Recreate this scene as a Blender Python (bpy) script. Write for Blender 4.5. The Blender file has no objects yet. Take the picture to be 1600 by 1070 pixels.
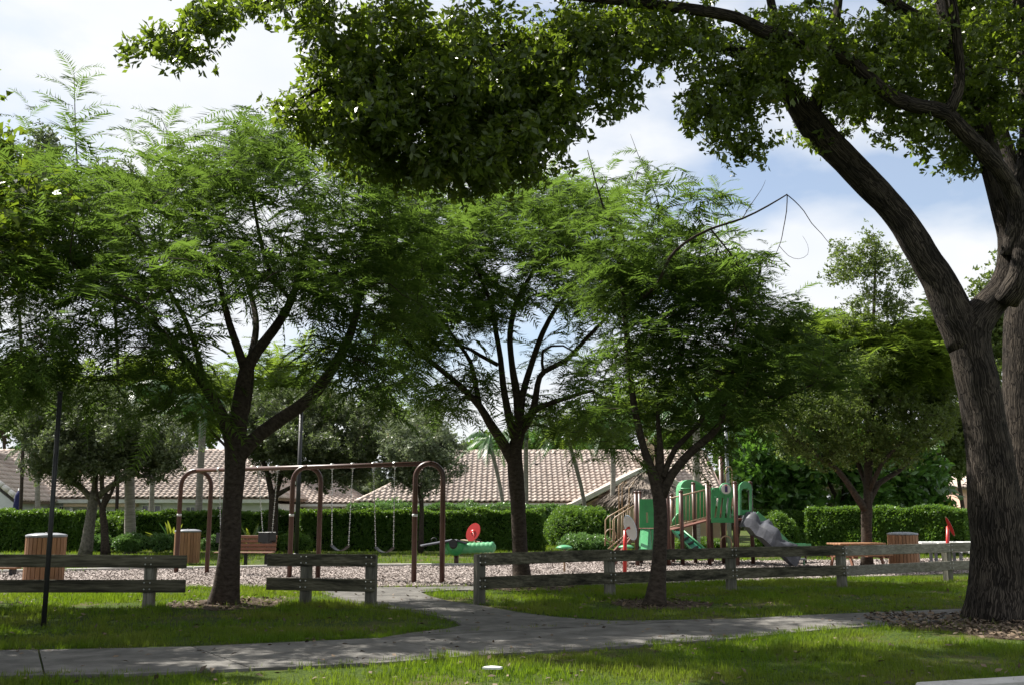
import bpy, math, random
import numpy as np
from mathutils import Vector, Matrix, noise as mnoise

random.seed(7)
rng = np.random.default_rng(11)
SC = bpy.context.scene
COL = SC.collection

# ------------------------------------------------------------------ camera, world, sun, exposure
F_PX, CX, CY = 1550.0, 800.0, 535.0
PITCH = math.radians(9.74)
EYE = 1.6
cam_d = bpy.data.cameras.new('camera')
cam_d.sensor_width = 36.0
cam_d.lens = 36.0 * F_PX / 1600.0
cam_d.clip_start = 0.1
cam_d.clip_end = 3000.0
cam = bpy.data.objects.new('camera', cam_d)
cam.location = (0, 0, EYE)
cam.rotation_euler = (math.radians(90) + PITCH, 0, 0)
COL.objects.link(cam)
SC.camera = cam

SUN_EL = math.radians(51)
SUN_AZ = math.radians(-60)        # measured from +Y (straight ahead) towards +X; negative = left
sun_dir = Vector((math.sin(SUN_AZ) * math.cos(SUN_EL), math.cos(SUN_AZ) * math.cos(SUN_EL), math.sin(SUN_EL)))
sd = bpy.data.lights.new('sun', 'SUN')
sd.energy = 5.0
sd.angle = math.radians(0.53)
sd.color = (1.0, 0.955, 0.88)
sun = bpy.data.objects.new('sun', sd)
sun.rotation_euler = sun_dir.to_track_quat('Z', 'Y').to_euler()
sun.location = sun_dir * 60
COL.objects.link(sun)

world = bpy.data.worlds.new('World')
SC.world = world
world.use_nodes = True
wt = world.node_tree
wt.nodes.clear()
def wn(t, **k):
    n = wt.nodes.new(t)
    for a, b in k.items():
        setattr(n, a, b)
    return n
w_out = wn('ShaderNodeOutputWorld')
w_bg = wn('ShaderNodeBackground')
w_bg.inputs['Strength'].default_value = 0.075
w_sky = wn('ShaderNodeTexSky', sky_type='NISHITA')
w_sky.sun_disc = False
w_sky.sun_elevation = SUN_EL
w_sky.sun_rotation = SUN_AZ
w_sky.air_density = 1.0
w_sky.dust_density = 1.2
w_tc = wn('ShaderNodeTexCoord')
w_map = wn('ShaderNodeMapping')
w_map.inputs['Scale'].default_value = (1.0, 1.0, 2.2)
w_map.inputs['Location'].default_value = (3.1, 0.4, 1.7)
w_no = wn('ShaderNodeTexNoise')
w_no.inputs['Scale'].default_value = 2.6
w_no.inputs['Detail'].default_value = 7.0
w_no.inputs['Roughness'].default_value = 0.5
w_cr = wn('ShaderNodeValToRGB')
w_cr.color_ramp.elements[0].position = 0.40
w_cr.color_ramp.elements[1].position = 0.54
w_cr.color_ramp.elements[0].color = (0.2, 0.2, 0.2, 1)
w_no2 = wn('ShaderNodeTexNoise')
w_no2.inputs['Scale'].default_value = 5.0
w_no2.inputs['Detail'].default_value = 4.0
w_cc = wn('ShaderNodeValToRGB')
w_cc.color_ramp.elements[0].position = 0.3
w_cc.color_ramp.elements[0].color = (5.3, 5.6, 6.1, 1)
w_cc.color_ramp.elements[1].position = 0.62
w_cc.color_ramp.elements[1].color = (6.0, 6.1, 6.2, 1)
w_mx = wn('ShaderNodeMix', data_type='RGBA')
wl = wt.links.new
wl(w_tc.outputs['Generated'], w_map.inputs['Vector'])
wl(w_map.outputs['Vector'], w_no.inputs['Vector'])
wl(w_map.outputs['Vector'], w_no2.inputs['Vector'])
wl(w_no.outputs['Fac'], w_cr.inputs['Fac'])
wl(w_no2.outputs['Fac'], w_cc.inputs['Fac'])
wl(w_cr.outputs['Color'], w_mx.inputs['Factor'])
wl(w_sky.outputs['Color'], w_mx.inputs['A'])
wl(w_cc.outputs['Color'], w_mx.inputs['B'])
wl(w_mx.outputs['Result'], w_bg.inputs['Color'])
wl(w_bg.outputs['Background'], w_out.inputs['Surface'])

SC.view_settings.view_transform = 'Standard'
SC.view_settings.look = 'None'
SC.view_settings.exposure = 1.17
SC.view_settings.gamma = 1.0
SC.view_settings.use_curve_mapping = False
SC.render.engine = 'CYCLES'
SC.cycles.max_bounces = 7
SC.cycles.diffuse_bounces = 3
SC.cycles.transmission_bounces = 4

# ------------------------------------------------------------------ photo <-> world
cp, sp = math.cos(PITCH), math.sin(PITCH)
def P(px, py, d):
    """point seen at photo pixel (px, py), d metres ahead"""
    u, v = (px - CX), (CY - py)
    dy = F_PX * cp - v * sp
    dz = F_PX * sp + v * cp
    k = d / dy
    return Vector((u * k, d, EYE + dz * k))
def G(px, py, z=0.0):
    u, v = (px - CX), (CY - py)
    dy = F_PX * cp - v * sp
    dz = F_PX * sp + v * cp
    k = (z - EYE) / dz
    return Vector((u * k, dy * k, z))
def H(py, d):
    return P(800, py, d).z
def X(px, d, z=0.0):
    return (px - CX) / F_PX * (d * cp + (z - EYE) * sp)
def PXM(d):
    return F_PX / d

# ------------------------------------------------------------------ materials
def new_mat(name):
    m = bpy.data.materials.new(name)
    m.use_nodes = True
    m.node_tree.nodes.clear()
    return m, m.node_tree
def N(t, typ, **k):
    n = t.nodes.new(typ)
    for a, b in k.items():
        if a.startswith('i_'):
            n.inputs[a[2:].replace('_', ' ')].default_value = b
        else:
            setattr(n, a, b)
    return n
def c4(c):
    return (c[0], c[1], c[2], 1.0)
def ramp(t, stops):
    r = t.nodes.new('ShaderNodeValToRGB')
    e = r.color_ramp.elements
    while len(e) < len(stops):
        e.new(0.5)
    for i, (p, c) in enumerate(stops):
        e[i].position = p
        e[i].color = c4(c)
    return r
def leaf_mat(name, a, b, tr, fac=0.4, rough=0.45, spec=0.4, patch=None, pscale=0.4):
    m, t = new_mat(name)
    at = N(t, 'ShaderNodeAttribute', attribute_name='rnd')
    mid = tuple((x + y) / 2 for x, y in zip(a, b))
    r = ramp(t, [(0.0, a), (0.5, mid), (0.93, b), (0.97, (b[0] * 1.7, b[1] * 1.05, b[2] * 1.1))])
    t.links.new(at.outputs['Fac'], r.inputs['Fac'])
    colr = r.outputs['Color']
    if patch:
        g = N(t, 'ShaderNodeNewGeometry')
        no = N(t, 'ShaderNodeTexNoise', i_Scale=pscale, i_Detail=3.0)
        t.links.new(g.outputs['Position'], no.inputs['Vector'])
        rr = ramp(t, [(0.42, (0, 0, 0)), (0.62, (1, 1, 1))])
        t.links.new(no.outputs['Fac'], rr.inputs['Fac'])
        mx = N(t, 'ShaderNodeMix', data_type='RGBA')
        t.links.new(rr.outputs['Color'], mx.inputs['Factor'])
        t.links.new(colr, mx.inputs['A'])
        mx.inputs['B'].default_value = c4(patch)
        colr = mx.outputs['Result']
    p = N(t, 'ShaderNodeBsdfPrincipled')
    p.inputs['Roughness'].default_value = rough
    p.inputs['Specular IOR Level'].default_value = spec
    tb = N(t, 'ShaderNodeBsdfTranslucent')
    mt = N(t, 'ShaderNodeMix', data_type='RGBA')
    mt.inputs['Factor'].default_value = 0.7
    t.links.new(colr, mt.inputs['A'])
    mt.inputs['B'].default_value = c4(tr)
    t.links.new(mt.outputs['Result'], tb.inputs['Color'])
    t.links.new(colr, p.inputs['Base Color'])
    ms = N(t, 'ShaderNodeMixShader')
    ms.inputs['Fac'].default_value = fac
    t.links.new(p.outputs[0], ms.inputs[1])
    t.links.new(tb.outputs[0], ms.inputs[2])
    o = N(t, 'ShaderNodeOutputMaterial')
    t.links.new(ms.outputs[0], o.inputs['Surface'])
    return m
def surf(name, a, b=None, scale=6.0, rough=0.7, bump=0.0, stretch=(1, 1, 1), coord='Object', metal=0.0, spec=0.4,
         bump_scale=None, dark=None, dark_scale=1.0, rnd=0.0, sharp=(0.35, 0.65), detail=6.0, dark_pos=(0.5, 0.7)):
    m, t = new_mat(name)
    tc = N(t, 'ShaderNodeTexCoord')
    mp = N(t, 'ShaderNodeMapping')
    mp.inputs['Scale'].default_value = stretch
    if coord == 'World':
        g = N(t, 'ShaderNodeNewGeometry')
        t.links.new(g.outputs['Position'], mp.inputs['Vector'])
    else:
        t.links.new(tc.outputs[coord], mp.inputs['Vector'])
    no = N(t, 'ShaderNodeTexNoise', i_Scale=scale, i_Detail=detail, i_Roughness=0.6)
    t.links.new(mp.outputs['Vector'], no.inputs['Vector'])
    b = b or a
    r = ramp(t, [(sharp[0], a), (sharp[1], b)])
    t.links.new(no.outputs['Fac'], r.inputs['Fac'])
    c = r.outputs['Color']
    if dark:
        n2 = N(t, 'ShaderNodeTexNoise', i_Scale=dark_scale, i_Detail=5.0, i_Roughness=0.65)
        t.links.new(mp.outputs['Vector'], n2.inputs['Vector'])
        r2 = ramp(t, [(dark_pos[0], (0, 0, 0)), (dark_pos[1], (1, 1, 1))])
        t.links.new(n2.outputs['Fac'], r2.inputs['Fac'])
        mx = N(t, 'ShaderNodeMix', data_type='RGBA')
        t.links.new(r2.outputs['Color'], mx.inputs['Factor'])
        t.links.new(c, mx.inputs['A'])
        mx.inputs['B'].default_value = c4(dark)
        c = mx.outputs['Result']
    if rnd:
        at = N(t, 'ShaderNodeAttribute', attribute_name='rnd')
        oi = N(t, 'ShaderNodeObjectInfo')
        ad = N(t, 'ShaderNodeMath', operation='ADD')
        t.links.new(at.outputs['Fac'], ad.inputs[0])
        t.links.new(oi.outputs['Random'], ad.inputs[1])
        fr = N(t, 'ShaderNodeMath', operation='FRACT')
        t.links.new(ad.outputs[0], fr.inputs[0])
        mr = N(t, 'ShaderNodeMapRange')
        mr.inputs['To Min'].default_value = 1 - rnd
        mr.inputs['To Max'].default_value = 1 + rnd
        t.links.new(fr.outputs[0], mr.inputs['Value'])
        vm = N(t, 'ShaderNodeVectorMath', operation='SCALE')
        t.links.new(c, vm.inputs[0])
        t.links.new(mr.outputs[0], vm.inputs['Scale'])
        c = vm.outputs[0]
    p = N(t, 'ShaderNodeBsdfPrincipled')
    t.links.new(c, p.inputs['Base Color'])
    p.inputs['Roughness'].default_value = rough
    p.inputs['Metallic'].default_value = metal
    p.inputs['Specular IOR Level'].default_value = spec
    if bump:
        nb = N(t, 'ShaderNodeTexNoise', i_Scale=bump_scale or scale * 2, i_Detail=6.0, i_Roughness=0.65)
        t.links.new(mp.outputs['Vector'], nb.inputs['Vector'])
        bp = N(t, 'ShaderNodeBump')
        bp.inputs['Strength'].default_value = 1.0
        bp.inputs['Distance'].default_value = bump
        t.links.new(nb.outputs['Fac'], bp.inputs['Height'])
        t.links.new(bp.outputs[0], p.inputs['Normal'])
    o = N(t, 'ShaderNodeOutputMaterial')
    t.links.new(p.outputs[0], o.inputs['Surface'])
    return m

M = {}
def bark_mat(name, lo, mid, hi, k=1.0):
    m, t = new_mat(name)
    tc = N(t, 'ShaderNodeTexCoord')
    mp = N(t, 'ShaderNodeMapping'); mp.inputs['Scale'].default_value = (1.0 * k, 0.085 * k, 1)
    nw = N(t, 'ShaderNodeTexNoise', i_Scale=3.0, i_Detail=3.0)
    t.links.new(tc.outputs['UV'], nw.inputs['Vector'])
    wd = N(t, 'ShaderNodeVectorMath', operation='MULTIPLY_ADD')
    t.links.new(nw.outputs['Color'], wd.inputs[0]); wd.inputs[1].default_value = (.16, .9, 0)
    t.links.new(tc.outputs['UV'], wd.inputs[2])
    t.links.new(wd.outputs[0], mp.inputs['Vector'])
    vo = N(t, 'ShaderNodeTexVoronoi', feature='DISTANCE_TO_EDGE', i_Scale=38.0)
    t.links.new(mp.outputs[0], vo.inputs['Vector'])
    n1 = N(t, 'ShaderNodeTexNoise', i_Scale=55.0, i_Detail=5.0, i_Roughness=0.7)
    t.links.new(mp.outputs[0], n1.inputs['Vector'])
    n2 = N(t, 'ShaderNodeTexNoise', i_Scale=2.2, i_Detail=5.0, i_Roughness=0.6)
    t.links.new(tc.outputs['UV'], n2.inputs['Vector'])
    pl = N(t, 'ShaderNodeMapRange'); pl.inputs['From Max'].default_value = 0.16
    t.links.new(vo.outputs['Distance'], pl.inputs['Value'])
    ad = N(t, 'ShaderNodeMath', operation='MULTIPLY_ADD')
    t.links.new(n1.outputs['Fac'], ad.inputs[0]); ad.inputs[1].default_value = 0.8
    t.links.new(pl.outputs[0], ad.inputs[2])
    r = ramp(t, [(0.30, lo), (0.75, mid), (1.35 / 1.5, hi)])
    sc = N(t, 'ShaderNodeMath', operation='DIVIDE'); sc.inputs[1].default_value = 1.5
    t.links.new(ad.outputs[0], sc.inputs[0]); t.links.new(sc.outputs[0], r.inputs['Fac'])
    r2 = ramp(t, [(0.35, (0.45, 0.45, 0.45)), (0.68, (1.25, 1.2, 1.12))])
    t.links.new(n2.outputs['Fac'], r2.inputs['Fac'])
    mu = N(t, 'ShaderNodeMix', data_type='RGBA', blend_type='MULTIPLY'); mu.inputs['Factor'].default_value = 1.0
    t.links.new(r.outputs['Color'], mu.inputs['A']); t.links.new(r2.outputs['Color'], mu.inputs['B'])
    p = N(t, 'ShaderNodeBsdfPrincipled'); p.inputs['Roughness'].default_value = .95; p.inputs['Specular IOR Level'].default_value = .12
    t.links.new(mu.outputs['Result'], p.inputs['Base Color'])
    bp = N(t, 'ShaderNodeBump'); bp.inputs['Distance'].default_value = 0.02
    t.links.new(ad.outputs[0], bp.inputs['Height']); t.links.new(bp.outputs[0], p.inputs['Normal'])
    o = N(t, 'ShaderNodeOutputMaterial'); t.links.new(p.outputs[0], o.inputs['Surface'])
    return m
M['bark'] = bark_mat('fissured mature bark', (0.020, 0.017, 0.015), (0.046, 0.039, 0.033), (0.085, 0.073, 0.062))
M['bark_small'] = surf('smooth grey brown bark', (0.024, 0.018, 0.014), (0.072, 0.056, 0.043), scale=14, rough=0.9, bump=0.015, coord='UV',
                 stretch=(0.6, 1.2, 1), spec=0.15, dark=(0.04, 0.03, 0.025), dark_scale=2.5)
M['bark_pale'] = surf('pale oak bark', (0.09, 0.08, 0.066), (0.20, 0.18, 0.155), scale=10, rough=0.95, bump=0.02, coord='UV', spec=0.15)
M['bark_palm'] = surf('ringed palm bark', (0.20, 0.18, 0.155), (0.36, 0.33, 0.29), scale=5, rough=0.9, bump=0.02, coord='UV', stretch=(0.3, 3, 1), spec=0.15)
M['poin'] = leaf_mat('feathery leaf', (0.022, 0.047, 0.012), (0.062, 0.098, 0.026), (0.17, 0.28, 0.035), 0.48, 0.65, 0.08)
M['poin_y'] = leaf_mat('yellow green feathery leaf', (0.06, 0.10, 0.015), (0.10, 0.15, 0.022), (0.25, 0.36, 0.035), 0.5, 0.65, 0.08)
M['broad'] = leaf_mat('glossy broad leaf', (0.028, 0.052, 0.01), (0.085, 0.115, 0.018), (0.28, 0.40, 0.025), 0.42, 0.38, 0.45)
M['oak'] = leaf_mat('grey green oak leaf', (0.055, 0.072, 0.034), (0.13, 0.15, 0.08), (0.17, 0.24, 0.06), 0.3, 0.5, 0.3)
M['oak_y'] = leaf_mat('olive leaf', (0.045, 0.07, 0.018), (0.105, 0.14, 0.035), (0.24, 0.34, 0.05), 0.35, 0.5, 0.3)
M['glossy'] = leaf_mat('large glossy dark leaf', (0.03, 0.08, 0.018), (0.09, 0.18, 0.035), (0.2, 0.42, 0.04), 0.25, 0.28, 0.6)
M['pale_leaf'] = leaf_mat('pale silvery leaf', (0.10, 0.13, 0.075), (0.19, 0.22, 0.13), (0.2, 0.26, 0.1), 0.3, 0.45, 0.4)
M['hedge'] = leaf_mat('clipped hedge leaf', (0.036, 0.088, 0.014), (0.09, 0.17, 0.028), (0.28, 0.48, 0.04), 0.3, 0.45, 0.35)
M['shrub'] = leaf_mat('light shrub leaf', (0.06, 0.13, 0.03), (0.13, 0.24, 0.07), (0.2, 0.36, 0.07), 0.3, 0.35, 0.5)
M['palm'] = leaf_mat('palm frond green', (0.03, 0.075, 0.03), (0.07, 0.14, 0.045), (0.12, 0.28, 0.06), 0.3, 0.4, 0.4)
M['agave'] = leaf_mat('yellow green strap leaf', (0.10, 0.16, 0.02), (0.24, 0.30, 0.05), (0.4, 0.45, 0.05), 0.35, 0.4, 0.4)
M['grass'] = leaf_mat('lawn grass blade', (0.035, 0.08, 0.008), (0.085, 0.145, 0.014), (0.25, 0.38, 0.015), 0.45, 0.55, 0.2, patch=(0.125, 0.13, 0.03), pscale=0.55)
M['dry'] = surf('dead leaf', (0.06, 0.04, 0.024), (0.16, 0.115, 0.075), scale=3, rough=0.8, rnd=0.5)
M['lawn'] = surf('lawn soil and thatch', (0.02, 0.038, 0.007), (0.07, 0.10, 0.016), scale=26, rough=0.95, bump=0.03, coord='World', bump_scale=22, spec=0.1,
                 dark=(0.09, 0.08, 0.035), dark_scale=0.7, dark_pos=(0.5, 0.62))
M['soil'] = surf('bare soil', (0.045, 0.032, 0.022), (0.12, 0.09, 0.065), scale=7, rough=1.0, bump=0.04, coord='World', bump_scale=30, spec=0.1)
M['mulch'] = surf('wood chip bed', (0.15, 0.125, 0.11), (0.30, 0.26, 0.24), scale=16, rough=0.95, bump=0.05, coord='World', bump_scale=35, spec=0.1)
M['chip'] = surf('wood chip', (0.22, 0.185, 0.168), (0.34, 0.295, 0.275), scale=4, rough=0.9, rnd=0.3, coord='World', spec=0.2)
M['concrete'] = surf('weathered concrete', (0.085, 0.08, 0.073), (0.165, 0.156, 0.142), scale=2.4, rough=0.9, bump=0.006, coord='World', bump_scale=60, spec=0.2,
                     dark=(0.085, 0.08, 0.07), dark_scale=2.3, rnd=0.06, dark_pos=(0.52, 0.8))
M['kerb'] = surf('pale kerb concrete', (0.38, 0.36, 0.33), (0.5, 0.48, 0.45), scale=5, rough=0.9, bump=0.004, coord='World')
M['rail'] = surf('weathered grey timber', (0.06, 0.056, 0.036), (0.15, 0.14, 0.10), scale=5, rough=0.9, bump=0.006, stretch=(0.5, 3, 6), dark=(0.018, 0.018, 0.012),
                 dark_scale=1.3, dark_pos=(0.42, 0.66), rnd=0.15, spec=0.2)
M['rail_pale'] = surf('pale weathered timber', (0.14, 0.13, 0.105), (0.27, 0.255, 0.21), scale=5, rough=0.9, bump=0.006, stretch=(0.5, 3, 6), dark=(0.12, 0.115, 0.085),
                 dark_scale=1.1, rnd=0.1, spec=0.2)
M['post'] = surf('weathered post timber', (0.09, 0.085, 0.068), (0.20, 0.19, 0.155), scale=5, rough=0.9, bump=0.008, stretch=(4, 4, 0.5), dark=(0.045, 0.045, 0.035), dark_scale=1.2, rnd=0.2, spec=0.2)
M['steel'] = surf('galvanised steel', (0.45, 0.45, 0.44), (0.6, 0.6, 0.58), rough=0.35, metal=0.8)
M['brown_metal'] = surf('brown powder coat', (0.06, 0.024, 0.016), (0.085, 0.034, 0.023), scale=3, rough=0.38, spec=0.5)
M['tan_metal'] = surf('tan powder coat', (0.32, 0.22, 0.135), (0.4, 0.28, 0.18), scale=3, rough=0.4, spec=0.5)
M['black_metal'] = surf('black metal', (0.012, 0.012, 0.013), (0.025, 0.024, 0.024), scale=5, rough=0.5)
M['rubber'] = surf('black rubber', (0.015, 0.015, 0.016), (0.03, 0.03, 0.03), rough=0.55)
M['slat'] = surf('orange brown recycled plank', (0.22, 0.105, 0.05), (0.32, 0.165, 0.085), scale=6, rough=0.6, stretch=(6, 6, 0.6), rnd=0.18, bump=0.002)
M['slat_red'] = surf('red brown bench plank', (0.17, 0.078, 0.05), (0.24, 0.115, 0.072), scale=6, rough=0.6, stretch=(0.6, 6, 6), rnd=0.15)
M['lid'] = surf('grey plastic lid', (0.20, 0.21, 0.23), (0.30, 0.31, 0.33), rough=0.35)
M['green'] = surf('play green plastic', (0.03, 0.25, 0.075), (0.045, 0.31, 0.10), scale=2, rough=0.4, spec=0.5, dark=(0.03, 0.16, 0.06), dark_scale=4, dark_pos=(.5, .8))
M['green_pale'] = surf('pale green plastic', (0.075, 0.32, 0.13), (0.12, 0.38, 0.18), scale=2, rough=0.4, spec=0.5, dark=(0.06, 0.2, 0.1), dark_scale=5, dark_pos=(.5, .8))
M['green_dk'] = surf('deep green plastic', (0.018, 0.16, 0.085), (0.025, 0.20, 0.11), scale=2, rough=0.35, spec=0.5)
M['red'] = surf('red plastic', (0.42, 0.015, 0.013), (0.5, 0.025, 0.018), scale=2, rough=0.35, spec=0.5)
M['white'] = surf('white paint', (0.6, 0.6, 0.58), (0.68, 0.68, 0.66), scale=3, rough=0.5)
M['blue_pale'] = surf('pale blue panel', (0.42, 0.55, 0.70), (0.70, 0.76, 0.80), scale=7, rough=0.4)
M['rock'] = surf('grey moulded rock plastic', (0.04, 0.042, 0.052), (0.10, 0.104, 0.125), scale=3, rough=0.55, bump=0.01)
M['deck'] = surf('brown coated deck', (0.13, 0.05, 0.035), (0.17, 0.07, 0.05), rough=0.5)
M['tile'] = surf('pinkish clay roof tile', (0.45, 0.36, 0.305), (0.55, 0.46, 0.40), scale=1.5, rough=0.85, rnd=0.13, coord='World', dark=(0.30, 0.235, 0.20), dark_scale=.35, dark_pos=(.5, .75))
M['tile_w'] = surf('whitewashed edge tile', (0.68, 0.62, 0.58), (0.78, 0.74, 0.70), scale=3, rough=0.85, rnd=0.1)
M['under'] = surf('roof underlay', (0.26, 0.19, 0.16), (0.3, 0.22, 0.19), rough=0.95)
M['wall_w'] = surf('white stucco', (0.58, 0.59, 0.59), (0.66, 0.67, 0.67), scale=2, rough=0.9, bump=0.004)
M['wall_b'] = surf('beige stucco', (0.5, 0.38, 0.26), (0.56, 0.43, 0.30), scale=2, rough=0.9, bump=0.004)
M['wall_p'] = surf('salmon stucco', (0.6, 0.38, 0.30), (0.66, 0.43, 0.34), scale=2, rough=0.9)
M['glass'] = surf('dark window glass', (0.015, 0.02, 0.025), (0.03, 0.038, 0.045), rough=0.08, spec=0.7)
M['thatch'] = surf('dry grey thatch', (0.13, 0.105, 0.085), (0.27, 0.225, 0.19), scale=12, rough=1.0, rnd=0.4)
M['navy'] = surf('navy canvas', (0.012, 0.014, 0.06), (0.02, 0.022, 0.09), rough=0.9)
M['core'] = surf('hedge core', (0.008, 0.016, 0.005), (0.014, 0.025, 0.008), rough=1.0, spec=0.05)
M['blue_car'] = surf('blue car paint', (0.05, 0.13, 0.28), (0.06, 0.15, 0.30), rough=0.2, spec=0.6)
M['pod'] = surf('dark seed pod', (0.012, 0.008, 0.006), (0.025, 0.017, 0.012), rough=0.7)
M['purple'] = surf('dark purple print', (0.05, 0.03, 0.12), (0.07, 0.04, 0.15), rough=0.5)
M['stone'] = surf('off white scrap', (0.6, 0.6, 0.58), (0.7, 0.7, 0.68), rough=0.7)
M['asphalt'] = surf('grey asphalt', (0.05, 0.05, 0.05), (0.07, 0.07, 0.068), scale=9, rough=0.95, coord='World')

# ------------------------------------------------------------------ object helpers
def org(o):
    v = Vector((0, 0, 0))
    while o is not None:
        v += Vector(o.location)
        o = o.parent
    return v
def tag(o, label=None, cat=None, group=None, kind=None):
    if label: o['label'] = label
    if cat: o['category'] = cat
    if group: o['group'] = group
    if kind: o['kind'] = kind
    return o
def thing(name, label, cat, loc, group=None):
    o = bpy.data.objects.new(name, None)
    o.empty_display_size = 0.2
    o.location = loc
    COL.objects.link(o)
    return tag(o, label, cat, group)
def kids(o):
    return [c for c in bpy.data.objects if c.parent == o]
def copy_tree(o, parent=None, label=None):
    c = o.copy()
    COL.objects.link(c)
    c.parent = parent
    if label: c['label'] = label
    for ch in kids(o):
        if ch is not c:
            copy_tree(ch, c)
    return c

class MB:
    """collects shapes in world coordinates, then links them as ONE mesh"""
    def __init__(s):
        s.v, s.f, s.uv, s.sm, s.mi = [], [], [], [], []
    def face(s, idx, uv=None, smooth=False, mi=0):
        s.f.append(tuple(idx)); s.uv.append(uv); s.sm.append(smooth); s.mi.append(mi)
    def box(s, c, size, rot=None, mi=0, bev=0.0, taper=1.0):
        hx, hy, hz = size[0] / 2, size[1] / 2, size[2] / 2
        b = min(bev, hx * .45, hy * .45, hz * .45)
        R = rot if rot is not None else Matrix.Identity(3)
        c = Vector(c)
        n0 = len(s.v)
        if b <= 0:
            for z in (-1, 1):
                k = taper if z > 0 else 1
                for x, y in ((-1, -1), (1, -1), (1, 1), (-1, 1)):
                    s.v.append(c + R @ Vector((x * hx * k, y * hy * k, z * hz)))
            for q in ((3, 2, 1, 0), (4, 5, 6, 7), (0, 1, 5, 4), (1, 2, 6, 5), (2, 3, 7, 6), (3, 0, 4, 7)):
                s.face([n0 + i for i in q], mi=mi)
            return
        ring = [(-1, -1), (1, -1), (1, 1), (-1, 1)]
        def corner(xx, yy):
            out = []
            for x, y in ring:
                if x * y > 0:
                    out += [(x * xx, y * (yy - b)), (x * (xx - b), y * yy)] if x > 0 else [(x * xx, y * (yy - b)), (x * (xx - b), y * yy)]
                else:
                    out += [(x * (xx - b), y * yy), (x * xx, y * (yy - b))]
            return out
        def ordered(xx, yy):
            return [(-xx + b, -yy), (xx - b, -yy), (xx, -yy + b), (xx, yy - b), (xx - b, yy), (-xx + b, yy), (-xx, yy - b), (-xx, -yy + b)]
        for z, shr in ((-hz, b), (-hz + b, 0), (hz - b, 0), (hz, b)):
            for x, y in ordered(hx, hy):
                if shr:
                    x = x - math.copysign(min(b, abs(x)), x) * (1 if abs(abs(x) - hx) < 1e-6 else 0)
                    y = y - math.copysign(min(b, abs(y)), y) * (1 if abs(abs(y) - hy) < 1e-6 else 0)
                s.v.append(c + R @ Vector((x, y, z)))
        for r in range(3):
            for i in range(8):
                j = (i + 1) % 8
                s.face([n0 + r * 8 + i, n0 + r * 8 + j, n0 + (r + 1) * 8 + j, n0 + (r + 1) * 8 + i], mi=mi)
        s.face([n0 + 7 - i for i in range(8)], mi=mi)
        s.face([n0 + 24 + i for i in range(8)], mi=mi)
    def beam(s, a, b, w, h, mi=0, bev=0.0, up=(0, 0, 1)):
        a, b = Vector(a), Vector(b)
        x = (b - a); L = x.length; x.normalize()
        u = Vector(up)
        if abs(x.dot(u)) > 0.98: u = Vector((0, 1, 0))
        y = u.cross(x).normalized(); z = x.cross(y)
        R = Matrix((x, y, z)).transposed()
        s.box((a + b) / 2, (L, w, h), R, mi, bev)
    def tube(s, pts, rad, sides=8, mi=0, cap=True, smooth=True, flare=0.0, flare_h=0.5, lump=0.0, seed=0, lump_k=1.5):
        pts = [Vector(p) for p in pts]
        n = len(pts)
        if not hasattr(rad, '__len__'): rad = [rad] * n
        n0 = len(s.v)
        T = []
        for i in range(n):
            a, b = pts[max(i - 1, 0)], pts[min(i + 1, n - 1)]
            t = (b - a)
            T.append(t.normalized() if t.length > 1e-9 else Vector((0, 0, 1)))
        ref = Vector((0, 1, 0)) if abs(T[0].y) < 0.9 else Vector((1, 0, 0))
        u = (ref - T[0] * ref.dot(T[0])).normalized()
        L = 0.0
        vs = []
        for i in range(n):
            if i:
                L += (pts[i] - pts[i - 1]).length
                u = (u - T[i] * u.dot(T[i])).normalized()
            w = T[i].cross(u)
            vs.append(L)
            for k in range(sides):
                a = 2 * math.pi * k / sides
                r = rad[i]
                if flare:
                    e = math.exp(-max(0, (pts[i].z - pts[0].z)) / flare_h)
                    r *= 1 + flare * e * (0.45 + 0.55 * max(0, math.sin(a * 3 + seed)) + 0.3 * math.sin(a * 5 + seed * 2.1))
                if lump:
                    d = math.cos(a) * u + math.sin(a) * w
                    q = (pts[i] + d * r) * lump_k
                    r *= 1 + lump * mnoise.noise(q + Vector((seed, seed, 0))) + lump * 0.5 * mnoise.noise(q * 2.7)
                s.v.append(pts[i] + (u * math.cos(a) + w * math.sin(a)) * r)
        rm = max(rad)
        for i in range(n - 1):
            for k in range(sides):
                k2 = (k + 1) % sides
                uv = [(k / sides * 6.283 * rm, vs[i]), ((k + 1) / sides * 6.283 * rm, vs[i]), ((k + 1) / sides * 6.283 * rm, vs[i + 1]), (k / sides * 6.283 * rm, vs[i + 1])]
                s.face([n0 + i * sides + k, n0 + i * sides + k2, n0 + (i + 1) * sides + k2, n0 + (i + 1) * sides + k], uv, smooth, mi)
        if cap:
            s.face([n0 + sides - 1 - k for k in range(sides)], None, False, mi)
            s.face([n0 + (n - 1) * sides + k for k in range(sides)], None, False, mi)
    def lathe(s, c, prof, sides=24, axis=(0, 0, 1), mi=0, sy=1.0):
        c = Vector(c); ax = Vector(axis).normalized()
        q = Vector((0, 0, 1)).rotation_difference(ax).to_matrix()
        n0 = len(s.v)
        for r, z in prof:
            for k in range(sides):
                a = 2 * math.pi * k / sides
                s.v.append(c + q @ Vector((r * math.cos(a), r * sy * math.sin(a), z)))
        for i in range(len(prof) - 1):
            for k in range(sides):
                k2 = (k + 1) % sides
                s.face([n0 + i * sides + k, n0 + i * sides + k2, n0 + (i + 1) * sides + k2, n0 + (i + 1) * sides + k], None, True, mi)
        s.face([n0 + sides - 1 - k for k in range(sides)], None, False, mi)
        s.face([n0 + (len(prof) - 1) * sides + k for k in range(sides)], None, False, mi)
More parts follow.
